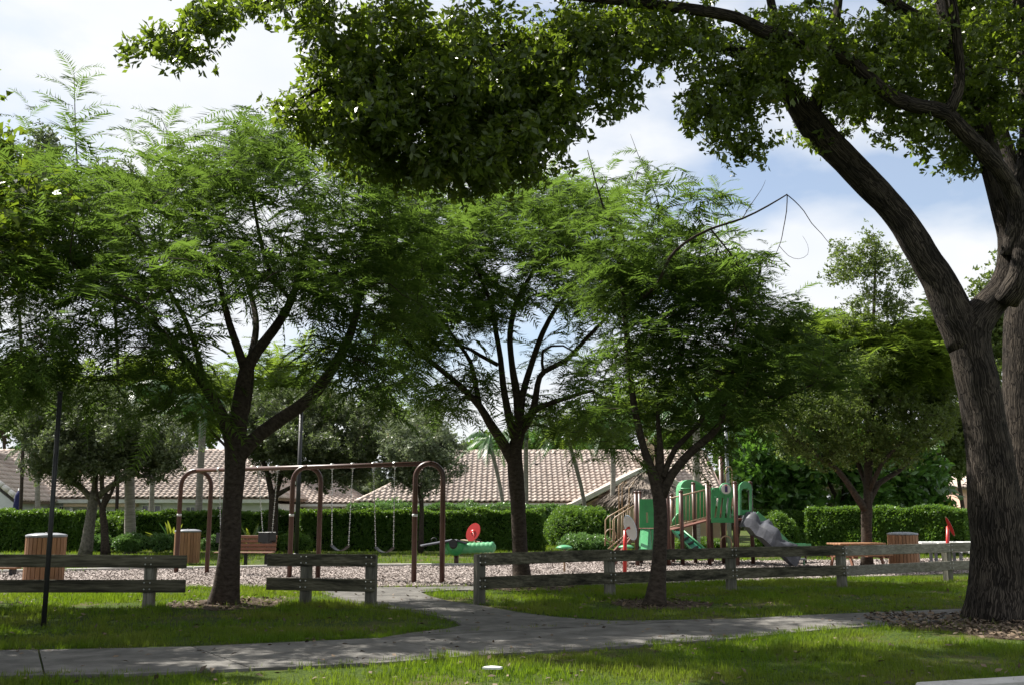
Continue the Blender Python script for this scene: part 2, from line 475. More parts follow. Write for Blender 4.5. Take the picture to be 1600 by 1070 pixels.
    def prism(s, poly, off, mi=0, holes=None):
        """flat polygon (3-D points) thickened by the vector off"""
        n0 = len(s.v); n = len(poly); off = Vector(off)
        for p in poly: s.v.append(Vector(p))
        for p in poly: s.v.append(Vector(p) + off)
        s.face([n0 + i for i in range(n)], mi=mi)
        s.face([n0 + n + n - 1 - i for i in range(n)], mi=mi)
        for i in range(n):
            j = (i + 1) % n
            s.face([n0 + j, n0 + i, n0 + n + i, n0 + n + j], mi=mi)
    def build(s, name, mat, parent=None, loc=None, fix=True, kind=None, label=None):
        me = bpy.data.meshes.new(name)
        if parent is not None: o0 = org(parent)
        elif loc is not None: o0 = Vector(loc)
        else: o0 = Vector((0, 0, 0))
        me.from_pydata([tuple(v - o0) for v in s.v], [], s.f)
        mats = mat if isinstance(mat, (list, tuple)) else [mat]
        for m in mats: me.materials.append(m)
        if any(x is not None for x in s.uv):
            ul = me.uv_layers.new(name='UVMap')
            k = 0
            buf = np.zeros((len(me.loops), 2), dtype=np.float32)
            for f, uv in zip(s.f, s.uv):
                if uv is not None:
                    for a in range(len(f)): buf[k + a] = uv[a]
                k += len(f)
            ul.data.foreach_set('uv', buf.ravel())
        me.polygons.foreach_set('use_smooth', s.sm)
        if len(mats) > 1: me.polygons.foreach_set('material_index', s.mi)
        if fix and len(s.f) < 20000:
            import bmesh
            bm = bmesh.new(); bm.from_mesh(me)
            bmesh.ops.recalc_face_normals(bm, faces=bm.faces)
            bm.to_mesh(me); bm.free()
        me.update()
        o = bpy.data.objects.new(name, me)
        if parent is not None: o.parent = parent
        elif loc is not None: o.location = loc
        COL.objects.link(o)
        if kind: o['kind'] = kind
        if label: o['label'] = label
        return o

def np_mesh(name, V, Q, rnd, mat, parent=None, kind=None, loc=None):
    me = bpy.data.meshes.new(name)
    o0 = np.array(org(parent) if parent is not None else (loc if loc is not None else (0, 0, 0)), dtype=np.float32)
    V = (V - o0).astype(np.float32)
    n, m = len(V), len(Q)
    me.vertices.add(n)
    me.vertices.foreach_set('co', V.ravel())
    nk = Q.shape[1]
    me.loops.add(m * nk)
    me.loops.foreach_set('vertex_index', Q.astype(np.int32).ravel())
    me.polygons.add(m)
    me.polygons.foreach_set('loop_start', np.arange(0, m * nk, nk, dtype=np.int32))
    me.update(calc_edges=True)
    at = me.attributes.new('rnd', 'FLOAT', 'FACE')
    at.data.foreach_set('value', np.asarray(rnd, dtype=np.float32))
    me.materials.append(mat)
    o = bpy.data.objects.new(name, me)
    if parent is not None: o.parent = parent
    elif loc is not None: o.location = loc
    COL.objects.link(o)
    if kind: o['kind'] = kind
    return o

def frames(D, U):
    x = D / np.linalg.norm(D, axis=1, keepdims=True)
    y = np.cross(U, x)
    ln = np.linalg.norm(y, axis=1, keepdims=True)
    y = np.where(ln < 1e-4, np.array([[0, 1, 0]]), y / np.maximum(ln, 1e-4))
    z = np.cross(x, y)
    return np.stack([x, y, z], axis=2)      # columns
def scatter(variants, Pp, D, U, S):
    """copies of small quad meshes, merged: returns verts, quads, rnd"""
    R = frames(D, U)
    k = rng.integers(0, len(variants), len(Pp))
    Vs, Qs, Rs = [], [], []
    base = 0
    for i, (v, q) in enumerate(variants):
        sel = np.where(k == i)[0]
        if not len(sel): continue
        vv = np.einsum('nij,mj->nmi', R[sel], v) * S[sel][:, None, None] + Pp[sel][:, None, :]
        nm = len(v)
        qq = q[None, :, :] + (np.arange(len(sel)) * nm)[:, None, None] + base
        Vs.append(vv.reshape(-1, 3)); Qs.append(qq.reshape(-1, q.shape[1]))
        r = np.clip(rng.random(len(sel))[:, None] * 0.75 + rng.random((len(sel), len(q))) * 0.25, 0, 1)
        Rs.append(r.ravel())
        base += len(sel) * nm
    return np.concatenate(Vs), np.concatenate(Qs), np.concatenate(Rs)

# ------------------------------------------------------------------ leaf building blocks (unit scale)
def frond_variant(seed, L=1.0, pairs=15, droop=0.4, plen=0.24, pw=0.04):
    r = random.Random(seed)
    V, Q = [], []
    side = r.uniform(-0.15, 0.15)
    def spine(t):
        return Vector((L * t, side * t * t, -droop * t * t + 0.06 * math.sin(t * 3)))
    prev = None
    for i in range(4):
        a, b = spine(i / 4), spine((i + 1) / 4)
        w = 0.008
        n = len(V)
        V += [a + Vector((0, -w, 0)), a + Vector((0, w, 0)), b + (b - a) * .5]
        Q.append((n, n + 1, n + 2))
    for i in range(pairs):
        t = 0.10 + 0.9 * (i + 0.5) / pairs
        c = spine(t)
        ln = plen * (0.55 + 0.9 * math.sin(math.pi * (0.12 + 0.8 * t))) * r.uniform(0.85, 1.1)
        for sgn in (-1, 1):
            an = math.radians(r.uniform(50, 68))
            d = Vector((math.cos(an), sgn * math.sin(an), -0.22 + r.uniform(-0.35, 0.22))).normalized()
            e = Vector((1, 0, r.uniform(-0.5, 0.5))); e = (e - d * e.dot(d)).normalized() * pw * 0.5
            n = len(V)
            V += [c + d * ln * 0.12 - e * 1.25, c + d * ln, c + d * ln * 0.12 + e * 1.25]
            Q.append((n, n + 1, n + 2))
    return np.array([tuple(v) for v in V], dtype=np.float64), np.array(Q)
def rosette_variant(seed, n_leaf=7, ll=0.5, lw=0.22, spread=1.0, tri=False):
    r = random.Random(seed)
    V, Q = [], []
    for i in range(n_leaf):
        a = r.uniform(0, 6.283)
        el = r.uniform(-0.3, 0.9) * spread
        d = Vector((math.cos(el) * 0.8, math.cos(a) * 0.9, math.sin(a) * 0.9 - 0.25)).normalized()
        o = Vector((r.uniform(-0.25, 0.4), r.uniform(-0.22, 0.22), r.uniform(-0.22, 0.22)))
        w = Vector((r.uniform(-1, 1), r.uniform(-1, 1), r.uniform(-1, 1))); w = (w - d * w.dot(d)).normalized()
        nn = d.cross(w)
        L = ll * r.uniform(0.7, 1.15); W = lw * r.uniform(0.8, 1.1)
        n = len(V)
        if tri:
            V += [o + d * L * .2 - w * W * .75, o + d * L, o + d * L * .1 + w * W * .65]
            Q.append((n, n + 1, n + 2))
            continue
        V += [o, o + d * L * 0.5 - w * W * 0.5 + nn * 0.04, o + d * L, o + d * L * 0.45 + w * W * 0.5 + nn * 0.04]
        Q.append((n, n + 1, n + 2, n + 3))
    return np.array([tuple(v) for v in V], dtype=np.float64), np.array(Q)
def tuft_variant(seed, n=5):
    r = random.Random(seed)
    V, Q = [], []
    for i in range(n):
        a = r.uniform(0, 6.283); o = Vector((r.uniform(-.5, .5), r.uniform(-.5, .5), -0.05))
        h = r.uniform(0.5, 1.15); b = r.uniform(0.1, 0.65)
        d = Vector((math.cos(a), math.sin(a), 0)); w = Vector((-d.y, d.x, 0)) * 0.055
        k = len(V)
        V += [o - w * 1.3, o + w * 1.3, o + d * b * h * .9 + Vector((0, 0, h * 1.1))]
        Q.append((k, k + 1, k + 2))
    return np.array([tuple(v) for v in V], dtype=np.float64), np.array(Q)
FROND = [frond_variant(i) for i in range(8)]
FROND_DROOP = [frond_variant(20 + i, droop=0.75) for i in range(5)]
FROND_FINE = [frond_variant(40 + i, pairs=14, droop=0.45, plen=0.24, pw=0.03) for i in range(5)]
ROS = [rosette_variant(i) for i in range(10)]
ROS_SMALL = [rosette_variant(60 + i, 9, 0.34, 0.16) for i in range(8)]
ROS_MID = [rosette_variant(160 + i, 7, 0.42, 0.19, tri=True) for i in range(8)]
ROS_FAR = [rosette_variant(190 + i, 5, 0.50, 0.26, tri=True) for i in range(8)]
ROS_BIG = [rosette_variant(90 + i, 5, 0.75, 0.34) for i in range(8)]
TUFT = [tuft_variant(i) for i in range(8)]

# ------------------------------------------------------------------ tree machinery
def smooth_path(pts, rads, step=0.25):
    """Catmull-Rom through points"""
    out, ro = [], []
    n = len(pts)
    for i in range(n - 1):
        p0, p1, p2, p3 = pts[max(i - 1, 0)], pts[i], pts[i + 1], pts[min(i + 2, n - 1)]
        m = max(2, int((p2 - p1).length / step))
        for k in range(m):
            t = k / m
            a = 2 * p1 + (p2 - p0) * t + (2 * p0 - 5 * p1 + 4 * p2 - p3) * t * t + (3 * p1 - p0 - 3 * p2 + p3) * t ** 3
            out.append(a * 0.5); ro.append(rads[i] * (1 - t) + rads[i + 1] * t)
    out.append(pts[-1]); ro.append(rads[-1])
    return out, ro

def sample_blobs(blobs, n, seed, deep=1.0):
    r = np.random.default_rng(seed)
    vols = np.array([b[3] * b[4] * b[5] for b in blobs], dtype=float) ** 0.75
    vols *= np.array([b[6] if len(b) > 6 else 1.0 for b in blobs])
    pick = r.choice(len(blobs), n, p=vols / vols.sum())
    out = []
    for k in pick:
        b = blobs[k]
        v = r.normal(size=3); v /= np.linalg.norm(v)
        v *= r.random() ** 0.42
        out.append(P(b[0] + v[0] * b[3], b[1] + v[1] * b[4], b[2] + v[2] * b[5] * deep))
    return out

def make_tree(name, label, cat, base, limbs, blobs, n_tips, bark, group=None, twig_r=0.006, sides=12, flare=0.6, lump=0.12,
              step=0.25, seed=1, deep=1.0):
    """limbs: lists of (px, py, d, radius); the first is the trunk and starts on the ground"""
    root = thing(name, label, cat, base, group)
    nodes = []           # (pos)
    for li, lb in enumerate(limbs):
        pts = [P(a, b, c) for a, b, c, r in lb]
        if li == 0:
            pts[0] = Vector(base) - Vector((0, 0, 0.08))
        rads = [r for *_, r in lb]
        pp, rr = smooth_path(pts, rads, step)
        if li > 0 or True:
            for q in pp[2 if li == 0 else 0:]:
                nodes.append(q)
        mb = MB()
        mb.tube(pp, rr, sides if li < 4 else max(6, sides - 3), flare=flare if li == 0 else 0, flare_h=max(0.25, rads[0] * 1.1), lump=lump, seed=seed + li)
        mb.build('trunk' if li == 0 else 'limb', bark, root, fix=False)
    # keep the low trunk out of the twig targets
    z_low = base[2] + 1.6
    cand = np.array([tuple(q) for q in nodes if q.z > z_low] or [tuple(nodes[-1])])
    tips = sample_blobs(blobs, n_tips, seed, deep)
    dist = [float(np.min(np.linalg.norm(cand - np.array(tuple(t)), axis=1))) for t in tips]
    order = np.argsort(dist)
    tw = MB()
    pos = cand.copy()
    dirs = []
    tp = []
    r2 = random.Random(seed + 5)
    for i in order:
        t = tips[i]
        dd = np.linalg.norm(pos - np.array(tuple(t)), axis=1)
        j = int(np.argmin(dd))
        a = Vector(pos[j]); L = dd[j]
        if L < 0.05: continue
        mid = (a + t) / 2 + Vector((r2.uniform(-1, 1), r2.uniform(-1, 1), r2.uniform(-0.2, 1.0))) * L * 0.13
        q = [a, a * .55 + mid * .45 + Vector((0, 0, L * .02)), mid, mid * .4 + t * .6 + Vector((0, 0, L * .03)), t]
        ra = min(0.05, twig_r + 0.009 * L)
        tw.tube(q, [ra, ra * .85, ra * .65, ra * .45, twig_r * .5], 3, cap=False)
        pos = np.vstack([pos, np.array([tuple(q[2]), tuple(q[3]), tuple(t)])])
        tp.append(t); dirs.append((t - mid).normalized())
    b = tw.build('branches', bark, root, fix=False)
    b['kind'] = 'stuff'
    return root, tp, dirs

def foliage(root, tips, dirs, variants, per, size, mat, spread=0.35, up=0.3, name='crown', seed=3, named=0, piece='frond', flat=0.6, droop=0.0):
    r = np.random.default_rng(seed)
    T = np.array([tuple(t) for t in tips]); Dd = np.array([tuple(d) for d in dirs])
    n = len(T)
    k = np.repeat(np.arange(n), per)
    back = r.random(len(k))[:, None] * spread
    Pp = T[k] - Dd[k] * back + r.normal(size=(len(k), 3)) * spread * 0.28
    az = r.random(len(k)) * 2 * np.pi
    out = np.stack([np.cos(az), np.sin(az), r.normal(size=len(k)) * flat * 0.5 + up * 0.4 - droop], axis=1)
    D = out + Dd[k] * 0.7
    U = np.tile(np.array([[0, 0, 1.0]]), (len(k), 1)) + r.normal(size=(len(k), 3)) * flat * 0.5
    S = size * (0.5 + 0.9 * r.random(len(k)) ** 1.3)
    if named:
        camd = np.linalg.norm(Pp - np.array([[0, 0, EYE]]), axis=1)
        inview = np.argsort(camd - (np.abs(Pp[:, 0] / Pp[:, 1]) < 0.5) * 100)[:named]
        mask = np.ones(len(Pp), bool); mask[inview] = False
        R = frames(D[inview], U[inview])
        meshes = []
        for vi, (v, q) in enumerate(variants[:5]):
            o = np_mesh(piece, v, q, r.random() * 0.6 + r.random(len(q)) * .3, mat, None)
            meshes.append(o.data); bpy.data.objects.remove(o)
        ro = org(root)
        for a, i in enumerate(inview):
            o = bpy.data.objects.new(piece, meshes[a % len(meshes)])
            m = Matrix([[*R[a][0], 0], [*R[a][1], 0], [*R[a][2], 0], [0, 0, 0, 1]])
            m = Matrix.Translation(Vector(Pp[i]) - ro) @ m @ Matrix.Scale(float(S[i]), 4)
            o.parent = root
            o.matrix_basis = m
            COL.objects.link(o)
        Pp, D, U, S = Pp[mask], D[mask], U[mask], S[mask]
    V, Q, rn = scatter(variants, Pp, D, U, S)
    return np_mesh(name, V, Q, rn, mat, root, 'stuff')

# ================================================================== SETTING
def poly_world(pts, z=0.0):
    return [G(a, b, z) if len(q) == 2 else None for q in pts for a, b in [q[:2]]]
def inside(Xy, poly):
    x, y = Xy[:, 0], Xy[:, 1]
    c = np.zeros(len(x), bool)
    n = len(poly)
    for i in range(n):
        x1, y1 = poly[i][0], poly[i][1]; x2, y2 = poly[(i + 1) % n][0], poly[(i + 1) % n][1]
        k = ((y1 > y) != (y2 > y)) & (x < (x2 - x1) * (y - y1) / (y2 - y1 + 1e-12) + x1)
        c ^= k
    return c

# ground sheet with gentle relief away from the paved parts
mb = MB()
mb.v = [Vector((x, y, 0)) for y in (-60, 8, 45, 200, 900) for x in (-700, -60, 0, 60, 700)]
for j in range(4):
    for i in range(4):
        a = j * 5 + i
        mb.face([a, a + 1, a + 6, a + 5])
mb.build('ground', M['lawn'], kind='structure')

# sidewalk: near and far edges, cut into slabs at the joints
near_e = [(-420, 1068), (-200, 1060), (0, 1055), (200, 1052), (392, 1043), (600, 1034), (752, 1022), (1000, 1007), (1150, 996), (1300, 981), (1480, 968), (1700, 952), (1900, 940)]
far_e = [(-420, 1024), (-200, 1020), (0, 1015), (180, 1012), (300, 1009), (480, 1001), (592, 996), (720, 976), (869, 963), (953, 970), (1150, 966), (1262, 960), (1510, 950), (1700, 940), (1900, 930)]
def lerp_edge(E, px):
    for (x1, y1), (x2, y2) in zip(E, E[1:]):
        if x1 <= px <= x2:
            return y1 + (y2 - y1) * (px - x1) / (x2 - x1)
def strip_far(px):
    # straight far edge of the main walk, ignoring the mouth of the side path
    E = [(-420, 1024), (-200, 1020), (0, 1015), (180, 1012), (300, 1009), (480, 1001), (592, 996), (700, 990), (869, 981), (1000, 974), (1150, 966), (1262, 960), (1510, 950), (1700, 940), (1900, 930)]
    return lerp_edge(E, px)
walk = thing('sidewalk', None, None, (0, 0, 0)); walk['kind'] = 'structure'
joints = [(-420, -420), (-180, -210), (60, 70), (300, 392), (592, 752), (850, 1010), (1060, 1240), (1250, 1440), (1420, 1600), (1580, 1780), (1900, 1900)]
for (f0, n0), (f1, n1) in zip(joints, joints[1:]):
    K = 5
    fa = [G(f0 + (f1 - f0) * k / K, strip_far(f0 + (f1 - f0) * k / K), 0.03) for k in range(K + 1)]
    ne = [G(n0 + (n1 - n0) * k / K, lerp_edge(near_e, n0 + (n1 - n0) * k / K), 0.03) for k in range(K + 1)]
    fa[0].x += 0.012; ne[0].x += 0.012; fa[-1].x -= 0.012; ne[-1].x -= 0.012
    mb = MB()
    mb.prism(ne + fa[::-1], (0, 0, -0.07))
    mb.build('slab', M['concrete'], walk)
branch_px = [(598, 995), (640, 988), (700, 981), (722, 976), (712, 969), (690, 963), (640, 954), (590, 946), (550, 940), (520, 931), (496, 923), (500, 918), (560, 917), (620, 916.5), (700, 915.5), (745, 915), (742, 921), (700, 921), (657, 924),
             (672, 931), (700, 938), (745, 944), (812, 956), (869, 963), (953, 969), (1037, 968), (1140, 965.8), (1000, 973), (869, 980), (700, 989)]
mb = MB(); mb.prism([G(a, b, 0.028) for a, b in branch_px], (0, 0, -0.06)); mb.build('slab', M['concrete'], walk)

# playground wood chip bed
mulch_px = [(-500, 925), (-200, 922), (0, 920), (100, 918), (300, 917), (500, 917.5), (745, 914.5), (800, 916), (950, 913), (1150, 908), (1300, 903), (1480, 896), (1700, 888), (1900, 884),
            (1900, 868), (1700, 870), (1530, 872), (1300, 875), (1170, 876), (1000, 876), (800, 880), (740, 884), (460, 886), (300, 889.5), (200, 891), (100, 893), (0, 895), (-200, 899), (-500, 905)]
mulch_w = [G(a, b) for a, b in mulch_px]
mb = MB(); mb.prism([Vector((p.x, p.y, 0.012)) for p in mulch_w], (0, 0, -0.02)); mb.build('wood_chip_bed', M['mulch'], kind='structure')
def pts_in(poly, n, r):
    a = np.array([[p[0], p[1]] for p in poly])
    lo, hi = a.min(0), a.max(0)
    q = r.random((n, 2)) * (hi - lo) + lo
    return q[inside(q, poly)]
CHIP = []
for i in range(6):
    r_ = random.Random(i)
    w, l, t = r_.uniform(.2, .5), r_.uniform(.6, 1.2), .25
    v = np.array([(-l / 2, -w / 2, t), (l / 2, -w / 3, 0), (l / 2, w / 2, t), (-l / 2, w / 3, 0.05)], dtype=float)
    CHIP.append((v, np.array([[0, 1, 2, 3]])))
q = pts_in(mulch_w, 130000, rng)
q = q[(np.abs(q[:, 0] / q[:, 1]) < 0.56)]
n = len(q)
V, Q, rn = scatter(CHIP, np.column_stack([q, np.full(n, 0.014) + rng.random(n) * 0.012]), np.column_stack([rng.normal(size=(n, 2)), rng.normal(size=n) * .3]),
                   np.column_stack([rng.normal(size=(n, 2)) * .5, np.ones(n)]), 0.04 + 0.05 * rng.random(n))
np_mesh('wood_chips', V, Q, rn, M['chip'], None, 'stuff')
# pale kerb round the far side of the bed
kerb = thing('kerb', None, None, (0, 0, 0)); kerb['kind'] = 'structure'
kp = [G(a, b) for a, b in mulch_px[19:]][::-1]
for a, b in zip(kp, kp[1:]):
    mb = MB(); d = (b - a).normalized() * 0.01
    mb.beam(a + d + Vector((0, .1, .04)), b - d + Vector((0, .1, .04)), 0.16, 0.10, bev=0.015)
    mb.build('kerb_piece', M['kerb'], kerb)
# street kerb at the lower right corner
mb = MB(); mb.beam(G(1440, 1078) + Vector((0, 0, 0)), G(1760, 1058), 0.2, 0.12, bev=0.02); mb.build('road_kerb', M['kerb'], kind='structure')

# bare soil around the trunks
def patch(name, px, py, rx, ry, mat, z, seed):
    c = G(px, py); rr = rx / PXM(c.y)
    ry_w = (G(px, py - ry).y - G(px, py + ry).y) / 2
    pts = []
    for k in range(40):
        a = 6.283 * k / 40
        f = 1 + 0.35 * mnoise.noise(Vector((math.cos(a) * 2 + seed, math.sin(a) * 2, seed)))
        pts.append(Vector((c.x + math.cos(a) * rr * f, c.y + math.sin(a) * ry_w * f, z)))
    m_ = MB(); m_.prism(pts, (0, 0, -0.02)); m_.build(name, mat, kind='structure')
    return pts
beds = [patch('soil_bed', 352, 943, 85, 9, M['soil'], 0.010, 1.3), patch('soil_bed', 820, 916, 75, 7, M['soil'], 0.018, 4.1),
        patch('soil_bed', 1030, 945, 72, 8, M['soil'], 0.010, 7.7), patch('soil_bed', 1600, 976, 205, 19, M['soil'], 0.010, 9.2)]

# grass
branch_w = [G(a, b) for a, b in branch_px]
walk_w = [G(a, b) for a, b in near_e] + [G(a, strip_far(a)) for a, b in near_e[::-1]]
def grass(name, xr, yr, n, hgt, z=0.0):
    q = np.column_stack([rng.random(n) * (xr[1] - xr[0]) + xr[0], np.sqrt(rng.random(n) * (yr[1] ** 2 - yr[0] ** 2) + yr[0] ** 2)])
    q = q[np.abs(q[:, 0] / q[:, 1]) < 0.56]
    keep = ~inside(q, branch_w) & ~inside(q, walk_w) & ~inside(q, mulch_w)
    for b in beds:
        keep &= ~(inside(q, b) & (rng.random(len(q)) < 0.9))
    # thin and short patches
    pn = np.array([mnoise.noise(Vector((x * .7, y * .7, 0))) for x, y in q])
    pn2 = np.array([mnoise.noise(Vector((x * 3, y * 3, 5))) for x, y in q])
    keep &= rng.random(len(q)) < np.clip(0.85 + pn * 1.2 + pn2 * .5, 0.25, 1)
    q = q[keep]; pn = pn[keep]; pn2 = pn2[keep]
    m = len(q)
    S = hgt * np.clip(0.75 + 0.5 * rng.random(m) + pn * .7 + pn2 * .5, 0.35, 1.7)
    V, Q, rn = scatter(TUFT, np.column_stack([q, np.full(m, z)]), np.column_stack([rng.normal(size=(m, 2)), np.zeros(m)]),
                       np.column_stack([rng.normal(size=(m, 2)) * .12, np.ones(m)]), S)
    np_mesh(name, V, Q, rn, M['grass'], None, 'stuff')
grass('lawn_grass', (-13, 13), (9.0, 25.5), 84000, 0.072)
grass('near_lawn_grass', (-8, 8), (9.0, 14.5), 30000, 0.05)
grass('far_lawn_grass', (-27, 27), (27, 50), 22000, 0.11)
# litter: dead leaves on the beds and thinly over the walk and the lawn
LEAF = []
for i in range(5):
    r_ = random.Random(i + 50)
    v = np.array([(-.5, 0, 0), (0, -.22, .12), (.5, 0, r_.uniform(0, .2)), (0, .25, .1)], dtype=float)
    LEAF.append((v, np.array([[0, 1, 2, 3]])))
Lp = []
for b, k in zip(beds, (260, 200, 220, 2400)):
    Lp.append(pts_in(b, int(k * 1.4), rng))
q = np.column_stack([rng.random(1500) * 24 - 12, rng.random(1500) * 14 + 9.5]); Lp.append(q)
q = np.concatenate(Lp); n = len(q)
V, Q, rn = scatter(LEAF, np.column_stack([q, np.full(n, 0.022) + rng.random(n) * .03]), np.column_stack([rng.normal(size=(n, 2)), rng.normal(size=n) * .2]),
                   np.column_stack([rng.normal(size=(n, 2)) * .5, np.ones(n)]), 0.05 + 0.06 * rng.random(n))
np_mesh('leaf_litter', V, Q, rn, M['dry'], None, 'stuff')

# ================================================================== FENCES
def bolt_mb(p):
    m_ = MB(); m_.lathe(p, [(0.014, 0), (0.014, 0.008), (0.006, 0.013)], 8, axis=(0, -1, 0)); return m_
def fence(label, posts, x_ends, joined=True, pale=()):
    """posts: (px, base py); rails run on the camera side"""
    base = [G(a, b) for a, b in posts]
    root = thing('timber_fence', label, 'fence', base[0], 'low timber rail fences beside the path')
    d = (base[-1] - base[0]) if len(base) > 1 else Vector((1, 0.0, 0))
    d = d.normalized()
    nrm = Vector((d.y, -d.x, 0))
    if nrm.y > 0: nrm = -nrm
    R = Matrix((d, -nrm, Vector((0, 0, 1)))).transposed()
    for i, b in enumerate(base):
        m_ = MB(); m_.box(b + Vector((0, 0, 0.41)), (0.17, 0.17, 0.92), R, bev=0.012)
        m_.build('post', M['post'], root)
    first = base[0] - d * x_ends[0]; last = base[-1] + d * x_ends[1]
    cuts = [first] + base[1:-1] + [last] if len(base) > 2 else [first, last]
    for z in (0.785, 0.365):
        for i, (a, b) in enumerate(zip(cuts, cuts[1:])):
            m_ = MB()
            g0 = 0.0 if i == 0 else 0.004
            off = nrm * (0.085 + 0.022)
            sag = random.uniform(-0.012, 0.012)
            m_.beam(a + off + d * g0 + Vector((0, 0, z + sag)), b + off - d * 0.004 + Vector((0, 0, z + random.uniform(-0.012, 0.012))), 0.042, 0.215, bev=0.008)
            m_.build('rail', M['rail_pale'] if i in pale else M['rail'], root)
        for b in base:
            for s in (-1, 1):
                for dz in (-0.055, 0.055):
                    bolt_mb(b + nrm * (0.128) + d * (0.05 * s) + Vector((0, 0, z + dz))).build('bolt', M['steel'], root)
    return root
fence('weathered rail fence left of the thick leaning tree, with a thin black pole in front', [(-330, 946), (-60, 947), (232, 948)], (0.1, 0.67))
fence('short two post section of rail fence between the left tree and the side path', [(477, 943.5), (579, 946)], (0.72, 0.12))
fence('long weathered rail fence running right from the side path to the big trunk', [(749, 943), (953, 931), (1143, 922), (1316, 917), (1482, 907), (1640, 901)], (0.03, 0.5), pale=(3, 4))

# thin black pole in front of the left fence
t = thing('pole', 'thin leaning black metal pole standing in the grass before the left fence', 'pole', G(68, 978))
mb = MB(); mb.tube([G(68, 978) - Vector((0, 0, .1)), P(81, 800, 14.75), P(94, 614, 14.85)], [0.036, 0.034, 0.034], 10); mb.build('shaft', M['black_metal'], t)
mb = MB(); mb.tube([P(94, 614, 14.85), P(94.3, 611, 14.85)], [0.042, 0.042], 10); mb.build('cap', M['black_metal'], t)

# ================================================================== LITTER BINS
def bin_at(label, px, py, rad, hgt, first=None, rot=0.0):
    base = G(px, py)
    if first is not None:
        c = copy_tree(first, None, label); c.location = base; c.scale = (rad / 0.44, rad / 0.44, hgt / 1.05); c.rotation_euler.z = rot
        return c
    root = thing('litter_bin', label, 'litter bin', base, 'round slatted litter bins around the playground')
    r, h = 0.44, 1.05
    m_ = MB(); m_.lathe(base + Vector((0, 0, 0.05)), [(r - .05, 0), (r - .05, h - .12), (r - .07, h - .12)], 24); m_.build('liner', M['black_metal'], root)
    ns = 26
    me = None
    for k in range(ns):
        a = 6.283 * k / ns
        m_ = MB()
        R = Matrix.Rotation(a, 3, 'Z')
        m_.box(base + R @ Vector((r - 0.012, 0, 0.02 + (h - .10) / 2 + 0.02)), (0.03, 2 * math.pi * r / ns - 0.013, h - .1), R, bev=0.006)
        m_.build('slat', M['slat'], root)
    for z in (0.12, h - 0.14):
        m_ = MB(); m_.lathe(base + Vector((0, 0, z)), [(r - .045, 0), (r - .028, 0.0), (r - .028, 0.04), (r - .045, .04)], 24); m_.build('band', M['black_metal'], root)
    m_ = MB(); m_.lathe(base + Vector((0, 0, h - 0.055)), [(r + .004, 0), (r + .016, .015), (r + .012, .045), (r - .04, .062), (r * .55, .085), (r * .5, .075), (r * .12, .078)], 28); l = m_.build('lid', M['lid'], root)
    m_ = MB(); m_.lathe(base + Vector((0, 0, h + 0.012)), [(.05, 0), (.05, .02), (.02, .035)], 10); m_.build('knob', M['black_metal'], l)
    return root
b0 = bin_at('large orange brown slatted bin crossed by the thin black pole', 67, 911, 0.44, 1.05)
b0.scale = (0.44 / 0.44 * 0.99, 0.99, 1.06)
bin_at('narrow reddish slatted bin beside the left legs of the swing set', 291, 880.5, 0.40, 1.06, b0, 0.3)
bin_at('slatted bin behind the pale stretch of fence near the big right trunk', 1413.5, 887, 0.425, 1.02, b0, 0.8)

# ================================================================== PARK BENCH
def bench():
    d = G(380, 885).y
    c = G(382, 885)
    root = thing('park_bench', 'red brown slatted park bench half hidden by the left tree trunk', 'bench', c)
    L = 1.75
    for k, z in enumerate((0.52, 0.64, 0.76, 0.88)):
        m_ = MB(); m_.beam(c + Vector((-L / 2, 0.26 + k * .03, z)), c + Vector((L / 2, 0.26 + k * .03, z)), 0.035, 0.10, bev=0.008); m_.build('backrest_slat', M['slat_red'], root)
    for k in range(4):
        m_ = MB(); m_.beam(c + Vector((-L / 2, -0.22 + k * .12, 0.43)), c + Vector((L / 2, -0.22 + k * .12, 0.43)), 0.10, 0.035, bev=0.008); m_.build('seat_slat', M['slat_red'], root)
    for x in (-0.62, 0.0, 0.62):
        m_ = MB(); m_.box(c + Vector((x, 0.1, 0.2)), (0.09, 0.09, 0.42)); m_.box(c + Vector((x, 0, 0.4)), (0.05, 0.5, 0.035)); m_.beam(c + Vector((x, .24, .4)), c + Vector((x, .385, .92)), .05, .03)
        m_.build('leg', M['black_metal'], root)
bench()

